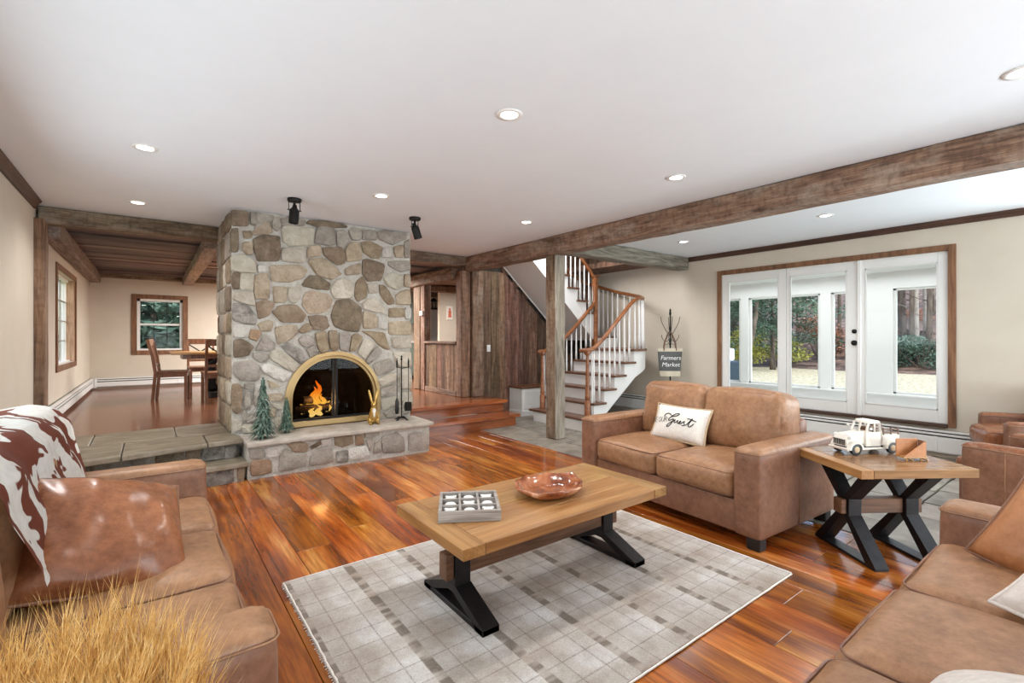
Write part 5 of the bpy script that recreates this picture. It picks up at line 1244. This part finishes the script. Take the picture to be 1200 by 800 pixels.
# ------------------------------------------------------------------ dining room
def dchair(label, loc, rz, back='slat'):
    t = thing('dining_chair', label, 'chair', loc, rz, 'wooden dining chairs')      # faces local -y
    s = bx(-.22, .22, -.23, .2, .43, .46, .01, 2); part('seat', s, 'woodplain', t)
    for q in (-1, 1):
        bm = B(); obar(bm, (q * .195, -.2, .0), (q * .195, -.2, .43), .04, .04, (0, 1, 0)); part('leg', bm, 'woodplain', t)
        bm = B(); P = [(q * .2, .22, 0), (q * .2, .185, .44), (q * .2, .22, .7), (q * .2, .285, .95)]
        for a, b_ in zip(P, P[1:]): obar(bm, a, b_, .036, .042, (0, 1, 0))
        part('leg', bm, 'woodplain', t)
        bm = B(); box(bm, q * .195 - .01, q * .195 + .01, -.18, .18, .37, .43); part('apron', bm, 'woodplain', t)
    for y_ in (-.2, .18): part('apron', bx(-.18, .18, y_ - .01, y_ + .01, .37, .43), 'woodplain', t)
    bm = B(); obar(bm, (-.2, .275, .91), (.2, .275, .91), .03, .1, (0, 0, 1)); part('top_rail', bm, 'woodplain', t)
    bm = B(); obar(bm, (-.2, .2, .56), (.2, .2, .56), .024, .04, (0, 0, 1)); part('low_rail', bm, 'woodplain', t)
    if back == 'x':
        bm = B(); obar(bm, (-.19, .21, .58), (.19, .262, .86), .02, .024, (0, 1, 0)); part('cross_bar', bm, 'iron', t); bm = B(); obar(bm, (.19, .21, .58), (-.19, .262, .86), .02, .024, (0, 1, 0)); part('cross_bar', bm, 'iron', t)
    else:
        for i in range(4): bm = B(); obar(bm, (-.13 + .087 * i, .205, .58), (-.13 + .087 * i, .26, .86), .03, .012, (0, 1, 0)); part('slat', bm, 'woodplain', t)
    return t
dchair('wooden dining chair seen from the side, at the left end of the dining table', (.27, 9.30, UZ), radians(90 - 8))
dchair('wooden X-back dining chair with its back to the living room', (.85, 8.62, UZ), radians(180 + 3), 'x')
dchair('wooden X-back dining chair on the far side of the dining table', (.76, 10.45, UZ), radians(2), 'x')
dt = thing('dining_table', 'wooden pedestal dining table below the far window', 'table', (1.25, 9.5, UZ))
part('tabletop', bx(-1.0, 1.2, -.5, .5, .715, .75, .006), 'tabletop', dt); part('apron', bx(-.85, 1.05, -.36, .36, .64, .715), 'woodplain', dt)
for x_ in (-.42, .6):
    bm = B(); lathe(bm, [(0, .08), (.09, .08), (.11, .14), (.06, .22), (.085, .36), (.05, .5), (.1, .62), (0, .64)], 14, (x_, 0)); part('pedestal', bm, 'iron', dt, smooth=True)
    bm = B(); obar(bm, (x_, -.38, .05), (x_, .38, .05), .1, .08); part('foot', bm, 'iron', dt)
# ------------------------------------------------------------------ kitchen seen over the half wall
fg = thing('refrigerator', 'pale refrigerator beyond the half wall, left of the beige pier', 'refrigerator', (6.30, 11.5, UZ))
part('body', bx(-.36, .5, 0, .7, 0, 1.78, .01), 'black', fg); part('door', bx(-.34, -.11, -.05, 0, .04, 1.74, .012), 'fridge', fg); part('door', bx(-.07, .48, -.05, 0, .04, 1.74, .012), 'fridge', fg); part('handle', bx(-.1, -.08, -.09, -.05, .5, 1.5, .004), 'black', fg)
lt = thing('lantern', 'dark metal lantern standing on top of the refrigerator', 'lantern', (6.2, 11.72, UZ + 1.78))
bm = B(); box(bm, -.1, .1, -.1, .1, 0, .02); box(bm, -.1, .1, -.1, .1, .2, .215)
for q in ((-.09, -.09), (.09, -.09), (-.09, .09), (.09, .09)): box(bm, q[0] - .008, q[0] + .008, q[1] - .008, q[1] + .008, .02, .2)
part('cage', bm, 'iron', lt); bm = B(); lathe(bm, [(.12, 0), (.03, .07), (.0, .075)], 4, (0, 0), .215); part('roof', bm, 'iron', lt)
bm = B(); lathe(bm, [(0, 0), (.03, 0), (.03, .1), (0, .1)], 10, (0, 0), .02); part('candle', bm, 'cream_cloth', lt)
pc = thing('wall_picture', 'small white canvas with an orange-red figure on the beige kitchen pier', 'picture', (5.70, 9.972, 1.945))
part('canvas', bx(-.085, .085, .0, .026, -.165, .165, .004), 'cream_cloth', pc); M['orange'] = speckle('orange_print', [(196, 92, 66), (226, 138, 104)], 14, .9, 0, 0, 3)
bm = B(); lathe(bm, [(0, -.11), (.05, -.1), (.036, -.02), (.045, .03), (.02, .05), (.03, .085), (.018, .11), (0, .12)], 12)
for v in bm.verts: v.co.y = -.002 + v.co.y * .02
part('print', bm, 'orange', pc, label='orange-red printed figure')
kc = thing('kitchen_cabinet', 'sage green kitchen base cabinet with a pale counter, beyond the fireplace edge', 'cabinet', (4.95, 10.5, UZ))
part('body', bx(-.3, .35, 0, .6, .08, .86, .004), 'sage', kc); part('door', bx(-.29, .02, -.02, 0, .12, .84, .004), 'sage', kc); part('door', bx(.03, .34, -.02, 0, .12, .84, .004), 'sage', kc); part('counter', bx(-.32, .37, -.03, .62, .86, .9, .004), 'whitesat', kc); part('plinth', bx(-.3, .35, .04, .6, 0, .08), 'black', kc)
ku = thing('wall_cabinet', 'dark green upper kitchen cabinet near the fireplace edge', 'cabinet', (4.98, 10.7, UZ + 1.32))
part('body', bx(-.3, .3, 0, .36, 0, .68, .004), 'sage', ku); part('door', bx(-.29, -.01, -.02, 0, .01, .67, .004), 'sage', ku); part('door', bx(.01, .29, -.02, 0, .01, .67, .004), 'sage', ku)
struct('wall_kitchen_back', bx(4.6, 5.44, 11.2, 11.3, UZ, 2.6), 'wall')
# ------------------------------------------------------------------ dried wheat in a floor vase, lower left
wm, nt, b = newmat('dried_wheat'); co = coords(nt, (1, 1, 1), False); n1 = N(nt, 'ShaderNodeTexNoise', Scale=38.0, Detail=3.0); nt.links.new(co, n1.inputs['Vector'])
nt.links.new(ramp(nt, n1.outputs[0], [(.32, (172, 120, 54)), (.5, (214, 166, 92)), (.7, (236, 206, 146))]), b.inputs['Base Color']); b.inputs['Roughness'].default_value = .7; M['wheat'] = wm
wv_ = thing('dried_wheat_bouquet', 'thick bunch of dried golden wheat in the lower left foreground', 'plant', (-.15, 1.02, 0))
bm = B(); lathe(bm, [(0, 0), (.11, 0), (.14, .1), (.13, .3), (.10, .4), (.105, .42), (.09, .42), (.09, .38), (.0, .36)], 20); part('vase', bm, 'cream_cloth', wv_, smooth=True)
bm = B(); stems = B()
for k_ in range(420):
    a = random.uniform(0, 2 * pi); r = sqrt(random.random()); hx, hy = .19 * r * cos(a) + .03, .27 * r * sin(a) + .02; hz = random.uniform(.62, .765) - .05 * r
    base = Vector((hx * .2, hy * .25, .38)); top_ = Vector((hx, hy, hz)); dr = (top_ - base).normalized(); dr = (dr * .5 + Vector((random.uniform(-.2, .2), random.uniform(-.15, .2), 1.0))).normalized()
    tube(stems, [base, base.lerp(top_, .5) + Vector((hx * -.08, 0, .03)), top_], .0016, 3, cap=False)
    sd = dr.orthogonal().normalized(); s2 = dr.cross(sd); L = random.uniform(.06, .085)
    for i in range(9):
        c = top_ + dr * (L * i / 9); q = (sd * cos(i * 2.2) + s2 * sin(i * 2.2)); e = c + q * .006; t_ = e + dr * .016 + q * .002
        w_ = dr.cross(q) * .0032; v = [bm.verts.new(p) for p in (e - dr * .003, e + w_ + dr * .006 + q * .002, t_, e - w_ + dr * .006 + q * .002, e + q * .004 + dr * .006)]
        bm.faces.new((v[0], v[1], v[4])); bm.faces.new((v[1], v[2], v[4])); bm.faces.new((v[2], v[3], v[4])); bm.faces.new((v[3], v[0], v[4]))
        for w2 in range(1 + (i % 2)):
            f_ = (dr + q * random.uniform(.12, .42) + Vector((random.uniform(-.1, .1), random.uniform(-.1, .1), 0))).normalized(); al = random.uniform(.06, .12); x_ = f_.orthogonal().normalized() * .0007; y_ = f_.cross(x_)
            a3 = [bm.verts.new(t_ + x_), bm.verts.new(t_ - x_ * .5 + y_), bm.verts.new(t_ - x_ * .5 - y_), bm.verts.new(t_ + f_ * al + Vector((0, 0, -.008)))]
            for i3 in range(3): bm.faces.new((a3[i3], a3[(i3 + 1) % 3], a3[3]))
part('wheat_ears', bm, 'wheat', wv_, kind='stuff'); part('stems', stems, 'wheat', wv_, kind='stuff')
# ------------------------------------------------------------------ sunroom beyond the glazed doors
SR = 9.0
fs = struct('floor_sunroom', bx(XR + .16, SR + .1, -2.4, 6.6, .0, .10), 'whitesat')
struct('ceiling_sunroom', bx(XR + .16, SR + .2, -2.4, 6.6, 2.36, 2.46), 'white')
wsn = B(); openings = [(4.62, 5.9), (3.26, 4.47), (2.60, 3.10), (1.02, 2.27), (-.4, .86), (-1.9, -.6)]
yb = [-2.4]
box(wsn, SR, SR + .12, -2.4, 6.6, .0, .50); box(wsn, SR, SR + .12, -2.4, 6.6, 2.10, 2.36)
edges = sorted(openings); last = -2.4
for a, b_ in edges: box(wsn, SR, SR + .12, last, a, .50, 2.10); last = b_
box(wsn, SR, SR + .12, last, 6.6, .50, 2.10)
box(wsn, XR + .16, SR + .12, -2.5, -2.4, 0, 2.36); box(wsn, XR + .16, SR + .12, 6.6, 6.7, 0, 2.36)
struct('wall_sunroom', wsn, 'white')
part('window_stool', bx(SR - .07, SR, -2.3, 6.5, .475, .50, .004), 'white', bpy.data.objects['wall_sunroom'])
for i, (a, b_) in enumerate(openings):
    w_ = struct('window_%d' % (3 + i))
    for q in ((a, a + .04, .5, 2.1), (b_ - .04, b_, .5, 2.1), (a, b_, .5, .53), (a, b_, 2.07, 2.1)): part('sash', bx(SR + .03, SR + .07, q[0], q[1], q[2], q[3], .003), 'whitesat', w_)
    pane('glass_pane', SR + .045, SR + .05, a, b_, .5, 2.1, w_)
sl = thing('ceiling_light', 'recessed light in the sunroom ceiling seen through the middle glass door', 'light', (8.1, 3.05, 2.36))
bm = B(); lathe(bm, [(0, -.004), (.06, -.004), (.075, -.001), (0, -.001)], 20); part('lens', bm, 'canlight', sl)
lamp('sunroom_fill', 'AREA', (8.1, 2.0, 2.3), (0, 0, 0), 40, (1.4, 6), (.93, .97, 1))  # added area fill to brighten the sunroom, not a fixture
# ------------------------------------------------------------------ garden
gm, nt, b = newmat('lawn'); co = coords(nt, (1, 1, 1), False)
n1 = N(nt, 'ShaderNodeTexNoise', Scale=.35, Detail=4.0); nt.links.new(co, n1.inputs['Vector']); n2 = N(nt, 'ShaderNodeTexNoise', Scale=7.0, Detail=5.0, Roughness=.75); nt.links.new(co, n2.inputs['Vector'])
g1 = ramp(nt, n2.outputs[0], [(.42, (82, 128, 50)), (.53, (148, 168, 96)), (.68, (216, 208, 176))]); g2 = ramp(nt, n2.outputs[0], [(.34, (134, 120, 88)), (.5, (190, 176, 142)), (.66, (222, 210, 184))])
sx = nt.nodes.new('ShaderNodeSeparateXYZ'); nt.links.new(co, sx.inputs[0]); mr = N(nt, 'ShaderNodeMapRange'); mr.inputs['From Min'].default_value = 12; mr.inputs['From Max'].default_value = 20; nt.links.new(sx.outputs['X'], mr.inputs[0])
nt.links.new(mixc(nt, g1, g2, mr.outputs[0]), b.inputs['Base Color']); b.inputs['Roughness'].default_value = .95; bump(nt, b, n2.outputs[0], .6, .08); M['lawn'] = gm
M['forest'] = speckle('leaf_litter', [(46, 37, 33), (104, 80, 66), (168, 136, 116)], 1.4, .95, .5, 0, 9, .1)
def gz(x, y):
    d = max(0, x - 29); d2 = max(0, y - 24) * .9 * min(1, max(0, (x + 1) / 6)); d3 = max(0, -x - 14) * .5; e = max(d, d2, d3); return -.42 + min(.20 * e, 9) * min(1, e / 6) + .05 * noise.noise(Vector((x * .3, y * .3, 0)))
def terrain(nm, x0, x1, y0, y1, nx, ny, mat):
    bm = B(); g = [[bm.verts.new((x0 + (x1 - x0) * i / nx, y0 + (y1 - y0) * j / ny, gz(x0 + (x1 - x0) * i / nx, y0 + (y1 - y0) * j / ny))) for j in range(ny + 1)] for i in range(nx + 1)]
    for i in range(nx):
        for j in range(ny): bm.faces.new((g[i][j], g[i + 1][j], g[i + 1][j + 1], g[i][j + 1]))
    return struct(nm, bm, mat, smooth=True)
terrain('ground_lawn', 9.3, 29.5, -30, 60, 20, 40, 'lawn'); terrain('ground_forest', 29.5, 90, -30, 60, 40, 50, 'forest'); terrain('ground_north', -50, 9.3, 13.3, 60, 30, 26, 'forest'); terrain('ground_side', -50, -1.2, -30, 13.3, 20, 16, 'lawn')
def rough_cyl(bm, pts, rad, seg=7): tube(bm, pts, rad, seg)
def leafcloud(bm, c, rad, n, size, flat=.6):
    for _ in range(n):
        d = Vector((random.gauss(0, 1), random.gauss(0, 1), random.gauss(0, 1))).normalized() * random.random() ** .4; p = Vector(c) + Vector((d.x * rad[0], d.y * rad[1], d.z * rad[2]))
        u = Vector((random.gauss(0, 1), random.gauss(0, 1), random.gauss(0, .5))).normalized() * size * random.uniform(.6, 1.3); w_ = u.cross(Vector((random.gauss(0, 1), random.gauss(0, 1), 1))).normalized() * size * flat
        bm.faces.new([bm.verts.new(p + u), bm.verts.new(p + w_), bm.verts.new(p - u), bm.verts.new(p - w_)])
def foliage(name, cols):
    m, nt, b = newmat(name); co = coords(nt, (1, 1, 1)); n = N(nt, 'ShaderNodeTexNoise', Scale=1.3, Detail=5.0, Roughness=.7); nt.links.new(co, n.inputs['Vector'])
    nt.links.new(ramp(nt, n.outputs[0], [(.34, cols[0]), (.5, cols[1]), (.66, cols[2])]), b.inputs['Base Color']); b.inputs['Roughness'].default_value = .8; M[name] = m
foliage('evergreen', [(26, 44, 32), (54, 78, 60), (110, 130, 112)]); foliage('yellow_leaves', [(120, 126, 44), (172, 170, 72), (206, 196, 116)]); foliage('brush', [(48, 38, 32), (86, 68, 56), (128, 106, 92)]); foliage('russet', [(96, 58, 40), (150, 100, 74), (186, 142, 112)])
def tree_bare(label, x, y, h, r, mat='bark', grp='bare trunks on the wooded slope'):
    z = gz(x, y) - .1; t = thing('bare_tree', label, 'tree', (x, y, z), random.random() * 6, grp); lx, ly = random.uniform(-.5, .5), random.uniform(-.5, .5)
    bm = B(); rough_cyl(bm, [(lx * s * s, ly * s * s, h * s) for s in (0, .12, .35, .6, .8, 1)], [r * 1.35, r, r * .85, r * .65, r * .4, r * .12], 8); part('trunk', bm, mat, t, smooth=True)
    bm = B()
    for i in range(16):
        s = random.uniform(.14, .95); a = random.uniform(0, 6.28); L = random.uniform(.5, 1.3) * (1.1 - s * .6); p = Vector((lx * s * s, ly * s * s, h * s)); d = Vector((cos(a), sin(a), random.uniform(.05, .6)))
        q = p + d * L * .5 + Vector((0, 0, random.uniform(-.1, .2))); e = p + d * L; tube(bm, [p, q, e], [r * .2, r * .12, .012], 4, cap=False)
        for _ in range(2): f_ = q + (e - q) * random.random(); tube(bm, [f_, f_ + Vector((random.uniform(-.7, .7), random.uniform(-.7, .7), random.uniform(0, .5)))], [r * .07 + .008, .006], 3, cap=False)
    part('branches', bm, mat, t)
def evergreen(label, x, y, h, r, n=900, low=.12, mat='evergreen', grp='evergreens at the lawn edge', trunk_r=.13, lean=0, size=.3):
    z = gz(x, y) - .1; t = thing('evergreen_tree', label, 'tree', (x, y, z), 0, grp)
    bm = B(); rough_cyl(bm, [(0, 0, 0), (lean * .15, -lean * .1, h * .12), (lean * .5, -lean * .3, h * .3), (lean, -lean * .4, h * .6), (lean, -lean * .4, h * .98)], [trunk_r * 1.3, trunk_r, trunk_r * .8, trunk_r * .5, .03], 9); part('trunk', bm, 'bark', t, smooth=True)
    bm = B(); nb = 34
    for i in range(nb):
        s = low + (1 - low) * (i / nb) ** .9; a = i * 2.4 + random.uniform(-.4, .4); L = r * (1 - .82 * (s - low) / (1 - low)) * random.uniform(.75, 1.1); c0 = Vector((lean * min(1, s * 1.6), -lean * .4 * min(1, s * 1.6), h * s))
        for k_ in range(4):
            f = (k_ + 1) / 4; c = c0 + Vector((cos(a) * L * f, sin(a) * L * f, -.10 * L * f * f)); leafcloud(bm, c, (.26 * L + .15, .26 * L + .15, .18 + .05 * L), int(n / nb / 4), size * (1 - .3 * s), .32)
    part('foliage', bm, mat, t, kind='stuff')
def shrub(label, x, y, w_, h, mat, n=380, grp='shrubs along the wood edge'):
    t = thing('shrub', label, 'shrub', (x, y, gz(x, y) - .05), 0, grp); bm = B()
    for i in range(9): tube(bm, [(0, 0, 0), (random.uniform(-w_, w_) * .7, random.uniform(-w_, w_) * .5, h * random.uniform(.7, 1.1))], [.035, .008], 4, cap=False)
    part('stems', bm, 'bark', t); bm = B()
    for i in range(7): leafcloud(bm, (random.uniform(-w_, w_) * .65, random.uniform(-w_, w_) * .5, h * random.uniform(.2, .9)), (w_ * .42, w_ * .42, h * .28), n // 2, .085, .5)
    part('leaves', bm, mat, t, kind='stuff')
evergreen('large evergreen with a leaning dark trunk in the left glass door', 23.0, 11.6, 9, 4.0, 11000, .32, trunk_r=.16, lean=.9, size=.15)
evergreen('evergreen with low hanging boughs in the middle glass door', 27.5, 12.3, 10, 4.0, 12000, .13, size=.13)
evergreen('evergreen at the far left edge of the left glass door', 24.5, 16.2, 10, 3.6, 7000, .1, size=.16)
evergreen('evergreen behind the large leaning one', 33.0, 17.5, 11, 4.0, 6000, .1, size=.18)
shrub('yellow-green shrub beneath the large evergreen', 28.5, 14.6, 2.2, 2.6, 'yellow_leaves', 1000); shrub('olive shrub right of the yellow-green one', 31.0, 13.0, 1.6, 1.6, 'yellow_leaves', 420)
shrub('low russet thicket behind the middle glass door', 32.5, 11.8, 2.2, 2.6, 'russet', 600); shrub('green bush at the foot of the slope in the right glass door', 31.5, 6.8, 1.8, 1.6, 'evergreen', 700); shrub('russet bush on the slope right of the green bush', 34, 5.0, 2.0, 1.5, 'russet', 420); shrub('second green bush, right part of the right glass door', 32.2, 8.2, 1.3, 1.2, 'evergreen', 380)
for i, (x_, y_, w_, h_) in enumerate([(37, 8.6, 1.5, .7), (39, 10.9, 1.8, .8), (36, 9.9, 1.5, .7), (44, 9.6, 2.0, .8), (45, 12, 2.2, 1.0)]):
    shrub(['dark brown brush low on the slope, middle of the right glass door view', 'russet brush low on the slope, left of the right glass door', 'dark brown brush just behind the lawn edge shrubs, right glass door', 'russet brush halfway up the slope behind the right glass door', 'dark brown brush highest on the wooded slope'][i], x_, y_, w_, h_, 'russet' if i % 2 else 'brush', 260, 'brown brush on the slope')
k_ = 0; NAMES = ['pale', 'slender', 'thick', 'dark', 'straight', 'tall']
rt = random.Random(5)
spots = [(33.2, .205), (34.5, .222), (36, .238), (33.8, .252), (38, .21), (41, .245), (35, .27), (37, .30), (34, .33), (36.5, .19), (43, .228), (39, .262), (34.5, .35), (40, .37), (46, .20), (47, .255)]
while len(spots) < 56: spots.append((33 + 22 * rt.random() ** 1.8, rt.uniform(.13, .58)))
for x_, f in spots:
    y_ = x_ * f
    r_ = rt.uniform(.06, .16)
    pale = rt.random() < .3; door = 'right' if f < .306 else 'middle' if f < .426 else 'left'
    lb_ = '%s %s bare-trunked tree %s the wooded slope, behind the %s glass door' % ('pale' if pale else 'dark', 'slender' if r_ < .09 else 'medium' if r_ < .125 else 'stout', 'at the foot of' if x_ < 35 else 'low on' if x_ < 39 else 'halfway up' if x_ < 45 else 'high on', door)
    tree_bare(lb_, x_, y_, rt.uniform(9, 15), r_, 'palebark' if pale else 'bark')
for i, (x_, y_, h_, r_) in enumerate([(.1, 21, 8, 2.2), (1.8, 22.5, 9, 2.8), (3.6, 24, 10, 3.0), (.4, 27, 11, 3.2), (2.3, 28.5, 11, 3.0)]):
    evergreen(['evergreen left of centre behind the dining window', 'evergreen in the middle of the dining window view', 'evergreen right of centre behind the dining window', 'farther evergreen behind the dining window, left', 'farther evergreen behind the dining window, right'][i], x_, y_, h_, r_, 3600, .06, grp='evergreens behind the dining window')
# a dark garden shed-box with a pale lid, left edge of the door view
gb = thing('garden_box', 'dark blue garden storage box with a pale cover, left edge of the glass doors', 'box', (16.2, 8.95, gz(16.2, 8.95) - .02), radians(20))
M['navy'] = plain('dark_blue_paint', (48, 62, 76), .6)
part('body', bx(-.5, .5, -.7, .7, 0, .95, .02), 'navy', gb); part('cover', bx(-.25, .3, -.35, .3, .95, 1.4, .08, 2), 'whitesat', gb, label='pale cover'); part('plank_base', bx(-.6, .7, -2.2, .8, 0, .1, .01), 'navy', gb)
